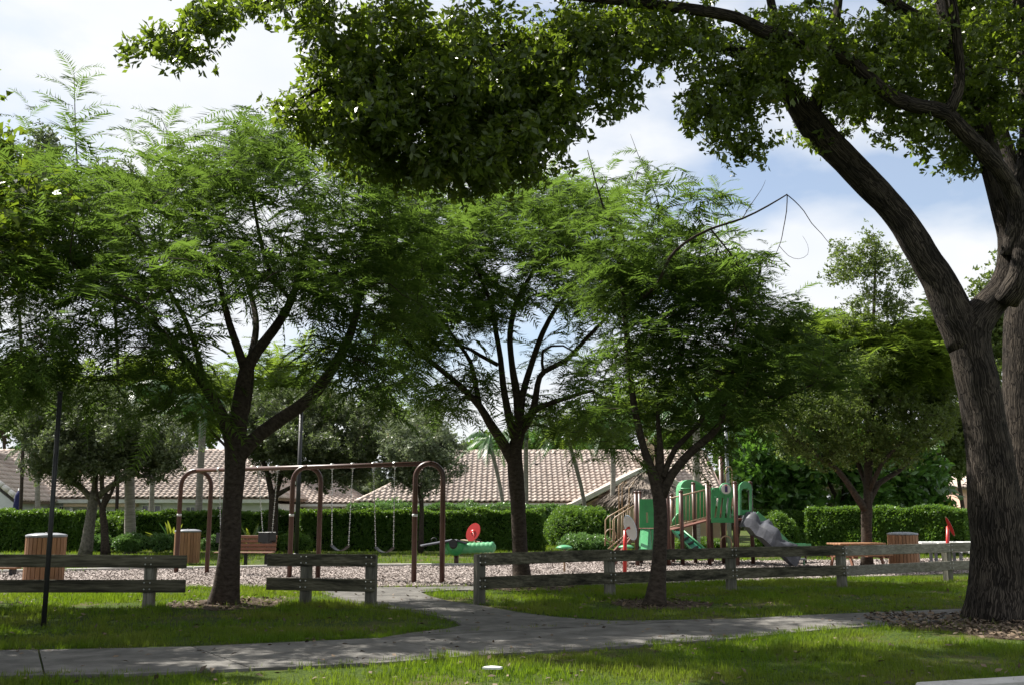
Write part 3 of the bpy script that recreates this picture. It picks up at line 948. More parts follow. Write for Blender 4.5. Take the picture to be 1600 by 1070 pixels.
# ================================================================== SWING SET
def chain_mb(a, b, link=0.052):
    m_ = MB(); a, b = Vector(a), Vector(b); n = max(2, int((b - a).length / link)); d = (b - a) / n
    for i in range(n):
        c = a + d * (i + .5)
        w = 0.024 if i % 2 else 0.010; e = 0.010 if i % 2 else 0.024
        R = Vector((0, 0, 1)).rotation_difference(d.normalized()).to_matrix()
        n0 = len(m_.v)
        h = d.length * .62
        for p in ((0, 0, -h), (w, 0, 0), (0, e, 0), (-w, 0, 0), (0, -e, 0), (0, 0, h)):
            m_.v.append(c + R @ Vector(p))
        for f in ((0, 2, 1), (0, 3, 2), (0, 4, 3), (0, 1, 4), (5, 1, 2), (5, 2, 3), (5, 3, 4), (5, 4, 1)):
            m_.face([n0 + i_ for i_ in f])
    return m_
def swings():
    AR = [(275, 895.5, 323, 895.5, 309, 731.0), (452, 903, 496.5, 903, 475, 725.5), (646.5, 910.5, 690.5, 910.5, 668, 719.5)]
    root = thing('swing_set', 'brown tubular arch swing set with belt seats and a bucket seat', 'swing set', G(483, 903))
    tops = []
    for x1, y1, x2, y2, xt, yt in AR:
        a, b = G(x1, y1), G(x2, y2)
        d = (a.y + b.y) / 2
        zt = H(yt, d) - 0.06
        w = (b - a).length / 2; c = (a + b) / 2; u = (b - a).normalized()
        path = [a - Vector((0, 0, .1)), a + Vector((0, 0, zt - w * 1.05))]
        for k in range(1, 12):
            an = math.pi * k / 12
            path.append(c - u * math.cos(an) * w + Vector((0, 0, zt - w * 1.05 + math.sin(an) * w * 1.05)))
        path += [b + Vector((0, 0, zt - w * 1.05)), b - Vector((0, 0, .1))]
        m_ = MB(); m_.tube(path, 0.062, 12); arch = m_.build('arch', M['brown_metal'], root)
        for e in (a, b):
            for dz in (1.55,) if e is a else ():
                m_ = MB(); m_.lathe(e + Vector((0, 0, dz)), [(0.064, -.03), (0.064, .03)], 12); m_.build('sticker', M['white'], arch)
        tops.append(c + Vector((0, 0, zt)))
    d = (tops[2] - tops[0]).normalized()
    m_ = MB(); m_.tube([tops[0] - d * .06, tops[1], tops[2] + d * .06], 0.055, 12); m_.build('crossbar', M['brown_metal'], root)
    def on_bar(px):
        # point of the bar seen at column px
        best = None
        for k in range(2001):
            p = tops[0] + (tops[2] - tops[0]) * k / 2000
            dep = p.y * cp + (p.z - EYE) * sp
            e = abs(p.x / dep * F_PX + CX - px)
            if best is None or e < best[0]: best = (e, p)
        return best[1]
    def seat(p1, p2, z, kind, dx=0.0):
        a, b = on_bar(p1), on_bar(p2)
        for q in (a, b):
            m_ = MB(); m_.lathe(q, [(0.075, -.035), (0.075, .035)], 12, axis=d); m_.box(q + Vector((0, 0, -.09)), (.03, .03, .06)); m_.build('hanger', M['steel'], root)
        m = (a + b) / 2
        w = 0.26 if kind == 'belt' else 0.16
        la = Vector((m.x + dx, m.y, z + .12)) - d * w; lb = Vector((m.x + dx, m.y, z + .12)) + d * w
        chain_mb(a - Vector((0, 0, .1)), la).build('chain', M['steel'], root)
        chain_mb(b - Vector((0, 0, .1)), lb).build('chain', M['steel'], root)
        m_ = MB()
        if kind == 'belt':
            side = Vector((-d.y, d.x, 0)) * 0.075
            K = 8
            n0 = len(m_.v)
            for k in range(K + 1):
                t_ = k / K
                p = la * (1 - t_) + lb * t_ - Vector((0, 0, 4 * t_ * (1 - t_) * .12 + .0))
                for s_, h_ in ((-1, 0), (1, 0), (1, -.014), (-1, -.014)):
                    m_.v.append(p + side * s_ + Vector((0, 0, h_)))
            for k in range(K):
                for j in range(4):
                    m_.face([n0 + k * 4 + j, n0 + k * 4 + (j + 1) % 4, n0 + (k + 1) * 4 + (j + 1) % 4, n0 + (k + 1) * 4 + j], None, False)
            m_.face([n0, n0 + 1, n0 + 2, n0 + 3]); m_.face([n0 + K * 4 + 3 - j for j in range(4)])
        else:
            c = (la + lb) / 2 - Vector((0, 0, .14))
            R = Matrix((d, Vector((-d.y, d.x, 0)), Vector((0, 0, 1)))).transposed()
            for s_ in (-1, 1):
                m_.box(c + R @ Vector((0, .13 * s_, .03)), (.36, .035, .26), R, bev=.015)
                m_.box(c + R @ Vector((.17 * s_, 0, .05)), (.035, .25, .2), R, bev=.015)
            m_.box(c + R @ Vector((0, 0, -.1)), (.12, .28, .06), R, bev=.015)
        m_.build('seat' if kind == 'belt' else 'bucket_seat', M['rubber'], root)
    seat(343, 370, 0.95, 'bucket')
    seat(404, 434, 0.98, 'bucket', 0.05)
    seat(519, 551, 0.70, 'belt')
    seat(584, 617, 0.68, 'belt', 0.05)
swings()

# ================================================================== PLAY EQUIPMENT
# green seesaw plane with grey wings and a red disc
def play_plane():
    g = G(713, 883); d = g.y
    root = thing('play_plane', 'green toy plane on a post with a red oval disc and grey wing boards', 'play equipment', g)
    m_ = MB(); m_.tube([g - Vector((0, 0, .1)), P(713, 862, d)], 0.075, 12); m_.build('post', M['brown_metal'], root)
    # ribbed fuselage
    a, b = P(694, 857, d), P(775, 854, d - .25)
    ax = (b - a).normalized(); L = (b - a).length
    prof = [(0.02, 0), (0.15, .03), (0.19, .12)]
    k = 0.2
    while k < L - .12:
        prof += [(0.155, k), (0.172, k + .05), (0.158, k + .11)]
        k += .14
    prof += [(0.13, L - .07), (0.08, L - .02), (0.01, L)]
    m_ = MB(); m_.lathe(a, prof, 18, axis=ax); fu = m_.build('fuselage', M['green_pale'], root)
    m_ = MB(); m_.lathe(P(712, 852, d - .1), [(.08, -.30), (.2, -.24), (.29, -.1), (.31, .04), (.3, .12), (.24, .12), (.22, 0.0)], 18, axis=(0, 0, 1)); m_.build('cockpit', M['green'], root)
    m_ = MB(); m_.tube([P(708, 848, d - .5), P(709, 853, d - .2)], [.13, .13], 14); m_.build('cockpit_opening', M['rubber'], root)
    # wing boards
    for p, q in (((658, 852), (708, 843)), ((708, 843), (724, 848))):
        m_ = MB(); m_.beam(P(p[0], p[1], d - .35), P(q[0], q[1], d - .1), .42, .05, bev=.015); m_.build('wing', M['rock'], root)
    m_ = MB(); m_.beam(P(722, 843, d + .3), P(752, 847, d + .1), .3, .04, bev=.01); m_.build('wing', M['tan_metal'], root)
    for x, y in ((678, 843), (747, 845)):
        c = P(x, y, d)
        m_ = MB(); m_.tube([c + Vector((-.08, 0, -.05)), c + Vector((-.07, 0, .04)), c + Vector((0, 0, .07)), c + Vector((.07, 0, .04)), c + Vector((.08, 0, -.05))], .018, 8); m_.build('handle', M['rubber'], root)
    c = P(739, 830.5, d + .1)
    nrm = Vector((-.35, -.85, .3)).normalized()
    m_ = MB()
    u = Vector((0.35, 0, 1)); u = (u - nrm * u.dot(nrm)).normalized(); w = nrm.cross(u)
    pts = [c + u * math.cos(t_) * .30 + w * math.sin(t_) * .22 for t_ in [6.283 * k / 28 for k in range(28)]]
    m_.prism(pts, nrm * -.04); di = m_.build('disc', M['red'], root)
    m_ = MB(); m_.lathe(c + nrm * .0, [(.08, 0), (.08, .015), (.03, .025)], 14, axis=nrm); m_.build('hub', M['red'], di)
    m_ = MB(); m_.tube([c, P(744, 847, d)], .03, 8); m_.build('stem', M['red'], root)
play_plane()

def stepping_pod(label, px, ytop, ybase):
    g = G(px, ybase); d = g.y
    root = thing('stepping_pod', label, 'play equipment', g, 'mushroom shaped stepping pods')
    zt = H(ytop, d)
    m_ = MB(); m_.tube([g - Vector((0, 0, .1)), g + Vector((0, 0, zt - .07))], .03, 10); m_.build('stem', M['tan_metal'], root)
    m_ = MB(); m_.lathe(g + Vector((0, 0, zt - .1)), [(.05, -.01), (.2, 0), (.235, .02), (.2, .055), (.12, .085), (.03, .1)], 22); m_.build('cap', M['green_pale'], root)
stepping_pod('pale green mushroom step by itself, in front of the low light shrubs', 882, 850.5, 894)
stepping_pod('pale green mushroom step just behind the red post', 979, 850, 888)

def spinner(label, px, ybase, ytop, cx, cy, rx, ry, tilt, mat, xt=None):
    g = G(px, ybase); d = g.y
    root = thing('play_spinner', label, 'play equipment', g)
    top = P(px if xt is None else xt, ytop, d)
    m_ = MB(); m_.tube([g - Vector((0, 0, .1)), g * .5 + top * .5, top], .052, 12); m_.build('post', M['red'], root)
    c = P(cx, cy, d - .12)
    m_ = MB(); m_.tube([top - Vector((0, 0, .02)), (top + c) / 2 + Vector((0, 0, .03)), c], .04, 10); m_.build('arm', M['red'], root)
    s = 1 / PXM(d)
    u = Vector((math.sin(tilt), -.1, math.cos(tilt))).normalized()
    w = Vector((math.cos(tilt), -.5, -math.sin(tilt))).normalized()
    w = (w - u * w.dot(u)).normalized(); nn = u.cross(w)
    pts = [c + u * math.cos(t_) * ry * s + w * math.sin(t_) * rx * s for t_ in [6.283 * k / 28 for k in range(28)]]
    m_ = MB(); m_.prism(pts, nn * .035); dd = m_.build('disc', mat, root)
    m_ = MB(); m_.prism([c + (p - c) * 1.07 + nn * .008 for p in pts], nn * .018); m_.build('rim', M['tan_metal'] if mat is M['red'] else M['blue_pale'], dd)
spinner('bright red post holding a tilted pale blue oval panel beside the play tower steps', 976, 897, 828, 984.5, 824, 8.5, 18.5, -.30, M['white'], 977)
spinner('small red bent pipe with a tilted oval disc standing behind the pale fence rails', 1480, 884, 822, 1484.5, 822, 2.6, 15, -.42, M['red'], 1481)

# ---- play tower
def play_tower():
    D0 = 32.4
    g = G(1075, 881.5)
    root = thing('play_tower', 'green and brown play tower with tan railed bridge, slides and rock climber', 'play structure', g)
    def zb(y, d): return H(y, d)
    def post(px, ytop, ybase, name='post', r=.06, mat='brown_metal'):
        b = G(px, ybase); t_ = b + Vector((0, 0, H(ytop, b.y)))
        m_ = MB(); m_.tube([b - Vector((0, 0, .1)), t_], r, 12); p = m_.build(name, M[mat], root)
        m_ = MB(); m_.lathe(t_, [(r + .008, -.03), (r + .008, .01), (r * .5, .035)], 12); m_.build('cap', M[mat], p)
        return b
    PO = {}
    for px, yt, yb in ((996, 768, 884), (1002, 768, 880), (1045, 768, 884), (1052, 772, 879), (1067, 767, 883.5), (1087, 754, 880), (1109, 752, 883.5), (1113, 757, 879), (1153, 753, 884), (1150, 762, 878.5), (1177, 753, 882)):
        PO[px] = post(px, yt, yb, r=.065)
    post(1132, 714, 881, r=.08)
    # decks
    def deck(x1, x2, y, d1, d2, name='deck', mat='deck'):
        z = H(y, D0)
        m_ = MB(); a = X(x1, d1, z); b = X(x2, d1, z)
        m_.box(((a + b) / 2, (d1 + d2) / 2, z), (b - a, d2 - d1, .07), bev=.01); m_.build(name, M[mat], root)
        return z
    d1, d2 = 31.7, 33.0
    zl = deck(996, 1046, 826, d1, d2)
    zh = deck(1109, 1177, 811, d1, d2)
    # stairs: tread boards and curved handrails
    n = 6
    for k in range(n):
        z = zl * (k + .6) / n
        xa = X(953 + 44 * k / n, D0, z); xb = X(953 + 44 * (k + 1.15) / n, D0, z)
        m_ = MB(); m_.box(((xa + xb) / 2, D0, z), (xb - xa, .95, .045), bev=.008); m_.build('step', M['deck'], root)
    for dd in (D0 - .5, D0 + .5):
        off = 0 if dd < D0 else -12
        a = P(962 + off, 807, dd); b = P(994 + off * .8, 787, dd); lo = P(962 + off, 857, dd); lo2 = P(994 + off * .8, 829, dd)
        m_ = MB(); m_.tube([lo + Vector((-.1, 0, .1)), P(958 + off, 835, dd), P(958 + off, 812, dd), a, b], .022, 8); m_.build('handrail', M['tan_metal'], root)
        m_ = MB(); m_.tube([lo, lo2], .02, 8); m_.build('handrail', M['tan_metal'], root)
        m_ = MB(); m_.beam(G(955 + off * .5, 886) * 1.0 + Vector((0, dd - D0, .12)), Vector((X(997 + off * .5, dd, zl), dd, zl - .02)), .05, .16); m_.build('stringer', M['deck'], root)
        for k in range(5):
            t_ = k / 5 + .1
            m_ = MB(); m_.tube([lo.lerp(lo2, t_), a.lerp(b, t_)], .012, 6); m_.build('baluster', M['tan_metal'], root)
    m_ = MB(); hp = P(952, 850, D0 - .5)
    m_.tube([P(954, 836, D0 - .5) + Vector((math.cos(a_) * .17, 0, math.sin(a_) * .2)) for a_ in [6.283 * k / 16 for k in range(17)]], .018, 6, cap=False); m_.build('hand_loop', M['tan_metal'], root)
    for px in (967, 972, 983):
        m_ = MB(); m_.tube([P(px, 800, D0 + .9), P(px, 758 + (px - 967) * .3, D0 + .9), P(px + 8, 752, D0 + .9)], .02, 6); m_.build('handrail', M['tan_metal'], root)
    # panels with real openings, made from strips
    def panel(x1, x2, y1, y2, d, mat, holes=(), th=.05, arch=0, name='panel'):
        """rectangular panel in pixels, holes are (x1,x2,y1,y2) rows of slots sharing one band"""
        m_ = MB()
        def q(xa, xb, ya, yb):
            A, B = P(xa, ya, d), P(xb, yb, d)
            m_.box(((A.x + B.x) / 2, d, (A.z + B.z) / 2), (B.x - A.x, th, A.z - B.z))
        if not holes: q(x1, x2, y1, y2)
        else:
            ya, yb = holes[0][2], holes[0][3]
            q(x1, x2, y1, ya); q(x1, x2, yb, y2)
            xs = x1
            for h in sorted(holes):
                q(xs, h[0], ya, yb); xs = h[1]
            q(xs, x2, ya, yb)
        return m_.build(name, M[mat], root)
    pf = d1 - .03
    panel(999, 1044, 779, 824, pf, 'green', holes=((1009.5, 1012.5, 800, 816), (1025, 1030, 800, 816)))
    m_ = MB(); m_.prism([P(1001, 826, pf), P(1016, 826, pf), P(1019, 858, pf - .7), P(998, 858, pf - .7)], (0, .05, 0)); m_.build('slide_wall', M['green_pale'], root)
    m_ = MB(); m_.prism([P(1017, 826, pf), P(1043, 826, pf), P(1043, 860, pf - .6), P(1020, 860, pf - .6)], (0, .05, 0)); m_.build('slide_bed', M['green'], root)
    m_ = MB(); m_.prism([P(1003, 828, pf - .04), P(1013, 828, pf - .04), P(1011, 857, pf - .8), P(1001, 857, pf - .8)], (0, -.06, 0)); m_.build('slide_rim', M['green_pale'], root)
    # main green panel with slanted slots
    X0, X1 = 1111.5, 1150.0
    def q3(mb_, pts, th=.05):
        mb_.prism([P(x, y, pf) for x, y in pts], (0, th, 0))
    slots = [(1120, 1116), (1128, 1124), (1136.5, 1132.5), (1144, 1140)]     # (top x, bottom x), 3 px wide
    m_ = MB()
    q3(m_, [(X0, 761), (X1, 761), (X1, 777), (X0, 777)]); q3(m_, [(X0, 808), (X1, 808), (X1, 816), (X0, 816)])
    pt, pb = X0, X0
    for st, sb in slots:
        q3(m_, [(pt, 777.02), (st, 777.02), (sb, 807.98), (pb, 807.98)]); pt, pb = st + 3.2, sb + 3.2
    q3(m_, [(pt, 777.02), (X1, 777.02), (X1, 807.98), (pb, 807.98)])
    pan = m_.build('slotted_panel', M['green'], root)
    for st, sb in slots[:4]:
        m_ = MB(); m_.tube([P(st + 3.3, 776, pf - .02), P(sb + 3.3, 808, pf - .02)], .014, 6); m_.build('slot_trim', M['green_pale'], pan)
    for cx, cy in ((1118, 776), (1144, 804), (1115, 764), (1147, 764)):
        m_ = MB(); m_.lathe(P(cx, cy, pf - .005), [(.05, 0), (.05, .02), (.035, .03)], 12, axis=(0, -1, 0)); m_.build('bolt_cover', M['green_pale'], pan)
    cc = P(1134, 763.5, pf - .01)
    m_ = MB(); m_.lathe(cc, [(.20, -.04), (.20, .03), (.165, .045)], 28, axis=(0, -1, 0)); em = m_.build('emblem', M['green_pale'], root)
    m_ = MB(); m_.lathe(cc + Vector((0, -.045, 0)), [(.155, 0), (.15, .012)], 28, axis=(0, -1, 0)); m_.build('emblem_face', M['white'], em)
    m_ = MB(); m_.box(cc + Vector((0, -.068, 0.0)), (.085, .02, .19), bev=.008); m_.build('emblem_figure', M['purple'], em)
    m_ = MB(); m_.box(cc + Vector((0, -.068, .118)), (.05, .02, .03), bev=.005); m_.build('emblem_cap', M['red'], em)
    # pole and hand loop under the tower
    m_ = MB(); m_.tube([P(1134.5, 816, pf), P(1134.5, 838, pf)], .018, 8); m_.build('hanging_rod', M['tan_metal'], root)
    m_ = MB(); lp = P(1134.5, 846, pf)
    m_.tube([lp + Vector((-.17, 0, -.24))] + [lp + Vector((-math.cos(a_) * .17, 0, math.sin(a_) * .18)) for a_ in [math.pi * k / 10 for k in range(11)]] + [lp + Vector((.17, 0, -.24))], .022, 8); m_.build('hanging_loop', M['tan_metal'], root)
    m_ = MB(); m_.tube([P(1134, 760, pf + 1.2), P(1134, 735, pf + 1.2), P(1136, 729, pf + 1.2), P(1141, 729, pf + 1.2), P(1144, 735, pf + 1.2), P(1144, 790, pf + 1.2)], .022, 8); m_.build('pole_loop', M['tan_metal'], root)
    # bridge with balusters on both sides
    for dd in (d1 + .05, d2 - .1):
        o = 0 if dd < 32 else 6
        a, b = P(1047, 778, dd), P(1108, 763, dd)
        lo, hi = P(1047, 826, dd), P(1108, 809, dd)
        m_ = MB(); m_.tube([a, b], .022, 8); m_.build('bridge_rail', M['tan_metal'], root)
        m_ = MB(); m_.tube([lo + Vector((0, 0, .06)), hi + Vector((0, 0, .06))], .018, 8); m_.build('bridge_rail', M['tan_metal'], root)
        for k in range(11):
            t_ = (k + .5) / 11
            m_ = MB(); m_.tube([lo.lerp(hi, t_) + Vector((0, 0, .06)), a.lerp(b, t_)], .012, 6); m_.build('baluster', M['tan_metal'], root)
    for k in range(9):
        t_ = (k + .5) / 9
        c = P(1047, 827, D0).lerp(P(1108, 810.5, D0), t_)
        m_ = MB(); m_.beam(c - Vector((.072, 0, .019)), c + Vector((.072, 0, .019)), 1.2, .045, bev=.006); m_.build('bridge_plank', M['deck'], root)
    # curved green hoop at the bridge foot
    c = P(1062, 826, d1 - .1)
    m_ = MB(); m_.tube([P(1049, 822, d1 + .6), P(1052, 812, d1 + .6), P(1058, 803, d1 + .6), P(1066, 799, d1 + .6)], .03, 8); m_.build('hoop', M['green_pale'], root)
    m_ = MB(); m_.prism([P(1050, 822, d1 + .7), P(1053, 811, d1 + .7), P(1060, 803, d1 + .7), P(1067, 800, d1 + .7), P(1067, 822, d1 + .7)], (0, .04, 0)); m_.build('side_panel', M['green'], root)
    # green incline climber with holes
    m_ = MB(); A = P(1050, 829, d1 - .1); B = P(1083, 862, d1 - .6); wv = Vector((.34, 0, 0))
    m_.prism([A, A + wv, B + wv + Vector((.1, 0, 0)), B + Vector((.0, 0, 0))], (0.0, .05, -.03)); cl = m_.build('incline_climber', M['green_dk'], root)
    for k in range(4):
        p = A.lerp(B, .15 + k * .22) + wv * .58
        m_ = MB(); m_.box(p + Vector((0, -.03, .01)), (.19, .05, .07), Matrix.Rotation(-.5, 3, 'Y'), bev=.015); m_.build('foot_hold', M['rubber'], cl)
    m_ = MB(); m_.tube([A + Vector((0, -.02, .03)), B + Vector((0, -.02, .03))], .03, 8); m_.build('climber_edge', M['green_pale'], cl)
    m_ = MB(); m_.tube([A + wv + Vector((0, -.02, .03)), B + wv + Vector((.1, -.02, .03))], .03, 8); m_.build('climber_edge', M['green_pale'], cl)
    # big rounded hood behind the bridge
    m_ = MB(); dh = 33.4
    outline = [(1063, 812), (1063, 764), (1064.5, 757), (1068, 752), (1074, 749), (1080, 748.5), (1086, 750), (1094, 754), (1104, 762), (1108, 765), (1108, 812)]
    m_.prism([P(x, y, dh) for x, y in outline], (0, .9, 0)); m_.build('hood', M['green_pale'], root)
    m_ = MB(); m_.prism([P(x, y, dh - .03) for x, y in ((1087, 762), (1088, 756), (1106, 764), (1108, 766), (1108, 806), (1089, 806))], (0, .025, 0)); m_.build('hood_panel', M['green'], root)
    m_ = MB(); m_.tube([P(1063.5, 763, dh - .02), P(1086, 763, dh - .02)], .03, 8); m_.build('hood_rib', M['green_pale'], root)
    # small arched entry at the slide
    da = d1 - .03
    m_ = MB()
    pth = [(1156.5, 804), (1156.5, 762), (1158, 756), (1161, 752.5), (1165, 751), (1169, 752.5), (1172, 756), (1173.5, 762), (1173.5, 804)]
    for qq in ([(1155, 804), (1158.5, 804), (1158.5, 766), (1155, 764)], [(1171.5, 804), (1175, 804), (1175, 764), (1171.5, 766)]):
        m_.prism([P(x, y, da) for x, y in qq], (0, .08, 0))
    m_.prism([P(x, y, da) for x, y in ((1155, 763.9), (1156, 757), (1160, 752.5), (1165, 751), (1170, 752.5), (1174, 757), (1175, 763.9), (1171.5, 765.9), (1168, 762), (1162, 762), (1158.5, 765.9))], (0, .08, 0))
    m_.build('entry_arch', M['green_pale'], root)
    
    m_ = MB(); m_.prism([P(x, y, da + .05) for x, y in ((1157, 765), (1158, 757), (1161, 753.5), (1165, 752), (1169, 753.5), (1172, 757), (1173, 765), (1169, 763), (1161, 763))], (0, .35, 0)); m_.build('entry_roof', M['green'], root)
    panel(1158, 1172, 796, 804, da + .05, 'green', name='entry_sill')
    # moulded rock ramp
    import bmesh
    spine = [(1161, 809, .62), (1172, 810, .62), (1182, 822, .66), (1192, 826, .70), (1203, 836, .72), (1213, 846, .68), (1224, 851, .58), (1235, 862, .5), (1246, 872, .45)]
    nu, nv = 30, 14
    vs = []
    pp, _ = smooth_path([P(x, y, 31.6 - (x - 1161) * .012) for x, y, w in spine], [w for *_, w in spine], .12)
    _, ww = smooth_path([P(x, y, 31.6) for x, y, w in spine], [w for *_, w in spine], .12)
    m_ = MB(); nu = len(pp); nv = 12
    for layer in (0, 1):
        for i in range(nu):
            for j in range(nv):
                v = (j / (nv - 1) - .5) * 2
                w = ww[min(i, len(ww) - 1)] * .62
                p = pp[i] + Vector((0, v * w, 0))
                cell = mnoise.noise(p * 2.6) * .2 + abs(mnoise.noise(p * 3.9 + Vector((3, 1, 2)))) * .3
                edge = (1 - v ** 4)
                if layer == 0: p += Vector((.5, -.3, .8)).normalized() * (cell + .12) * edge
                else: p += Vector((-.12, 0, -.26)) * 1.0
                m_.v.append(p)
    for layer in (0, 1):
        o_ = layer * nu * nv
        for i in range(nu - 1):
            for j in range(nv - 1):
                m_.face([o_ + i * nv + j, o_ + i * nv + j + 1, o_ + (i + 1) * nv + j + 1, o_ + (i + 1) * nv + j], None, layer == 0)
    for i in range(nu - 1):
        for j in (0, nv - 1):
            m_.face([i * nv + j, (i + 1) * nv + j, nu * nv + (i + 1) * nv + j, nu * nv + i * nv + j])
    for i in (0, nu - 1):
        for j in range(nv - 1):
            m_.face([i * nv + j, i * nv + j + 1, nu * nv + i * nv + j + 1, nu * nv + i * nv + j])
    m_.build('rock_climber', M['rock'], root)
    # green slide behind the rock ramp, with its end lip and feet
    sd_ = 32.9
    a = [P(1178, 802, sd_), P(1196, 818, sd_), P(1212, 834, sd_), P(1226, 848, sd_), P(1240, 853.5, sd_), P(1263, 853.5, sd_)]
    for o_ in (-.3, .3):
        m_ = MB()
        for p, q_ in zip(a, a[1:]): m_.beam(p + Vector((0, o_, 0)), q_ + Vector((0, o_, 0)), .05, .2)
        m_.build('slide_side', M['green_pale'], root)
    m_ = MB()
    for p, q_ in zip(a, a[1:]): m_.beam(p + Vector((0, 0, -.09)), q_ + Vector((0, 0, -.09)), .56, .04)
    m_.build('slide_chute', M['green_dk'], root)
    for px in (1243, 1256):
        m_ = MB(); m_.tube([P(px, 887, 31.2) * 1, P(px, 873, 31.2)], .025, 8); m_.build('climber_foot', M['green'], root)
    m_ = MB(); m_.beam(P(1241, 873, 31.2), P(1258, 873, 31.2), .3, .05); m_.build('end_step', M['lid'], root)
    for px in (1235, 1258):
        b = P(px, 853, sd_); m_ = MB(); m_.tube([b + Vector((0, 0, -.1)), Vector((b.x, b.y, -.05))], .035, 8); m_.build('slide_leg', M['brown_metal'], root)
    # low cross members under the decks
    for x1, x2, y in ((1052, 1066, 882), (1088, 1100, 874)):
        m_ = MB(); m_.tube([P(x1, y - 5, 33), P(x2, y - 5, 33)], .025, 6); m_.build('ground_rail', M['green_pale'], root)
play_tower()

# ================================================================== PICNIC TABLE, WHITE TABLES, LOW BENCH
def picnic():
    c = G(1340, 888)
    root = thing('picnic_table', 'orange brown picnic table standing behind the right oak trunk', 'picnic table', c)
    an = math.radians(14)
    d = Vector((math.cos(an), math.sin(an), 0)); s = Vector((-d.y, d.x, 0)); R = Matrix((d, s, Vector((0, 0, 1)))).transposed()
    for k in range(5):
        m_ = MB(); m_.box(c + s * ((k - 2) * .15) + Vector((0, 0, .72)), (1.5, .14, .05), R, bev=.008); m_.build('top_plank', M['slat'], root)
    for sg in (-1, 1):
        for k in range(2):
            m_ = MB(); m_.box(c + s * (sg * (.68 + .15 * k)) + d * (-.28 if sg < 0 else 0) + Vector((0, 0, .42)), (1.75, .14, .05), R, bev=.008); m_.build('seat_plank', M['slat'], root)
    for sg in (-.5, .5):
        m_ = MB()
        m_.beam(c + d * sg + s * -.8 + Vector((0, 0, .37)), c + d * sg + s * .8 + Vector((0, 0, .37)), .05, .09)
        for k in (-1, 1): m_.beam(c + d * sg + s * .3 * k + Vector((0, 0, .69)), c + d * sg + s * .6 * k, .05, .09)
        m_.build('leg_frame', M['slat_red'], root)
picnic()
def white_table(label, x1, x2, yb, first):
    c = G((x1 + x2) / 2, yb); w = (x2 - x1) / PXM(c.y)
    root = thing('bench_table', label, 'table', c, 'white bench tables beyond the pale fence')
    zt = H(847, c.y)
    m_ = MB(); m_.box(c + Vector((0, 0, zt)), (w, .8, .06), bev=.01); m_.beam(c + Vector((-w / 2, -.42, zt - .08)), c + Vector((w / 2, -.42, zt - .08)), .03, .2); m_.build('table_top', M['white'], root)
    for s in (-1, 1):
        m_ = MB(); m_.box(c + Vector((0, .85 * s, .42)), (w, .32, .06), bev=.01); m_.build('seat', M['white'], root)
    for sx in (-1, 1):
        m_ = MB(); m_.beam(c + Vector((sx * w * .42, -.8, .38)), c + Vector((sx * w * .42, .8, .38)), .06, .06)
        m_.box(c + Vector((sx * w * .42, 0, zt / 2 - .02)), (.08, .08, zt)); m_.build('leg', M['lid'], root)
white_table('short white table just right of the slatted bin', 1434, 1457, 879, 0)
white_table('white table right behind the red bent pipe', 1461, 1494, 879, 1)
white_table('white table nearest the big right trunk', 1499, 1545, 880, 2)
t = thing('low_bench', 'low orange brown plank seat at the left edge behind the fence', 'bench', G(0, 899))
c = G(-4, 899)
for k in range(2):
    m_ = MB(); m_.box(c + Vector((0, k * .16, .20)), (1.0, .15, .06), bev=.01); m_.build('plank', M['slat'], t)
for s in (-.35, .35):
    m_ = MB(); m_.box(c + Vector((s, .08, .08)), (.08, .25, .18)); m_.build('leg', M['black_metal'], t)
mb = MB(); cpt = G(770, 1044, .05)
mb.prism([cpt + Vector((math.cos(a) * .1 * f, math.sin(a) * .07 * f, 0)) for a, f in ((0, 1), (.9, .8), (1.7, 1.1), (2.6, .9), (3.5, 1.15), (4.3, .8), (5.4, 1))], (0, 0, .02))
o = mb.build('paper_scrap', M['stone'], loc=(cpt.x, cpt.y, 0)); tag(o, 'small white scrap lying in the near grass below the walk', 'litter')

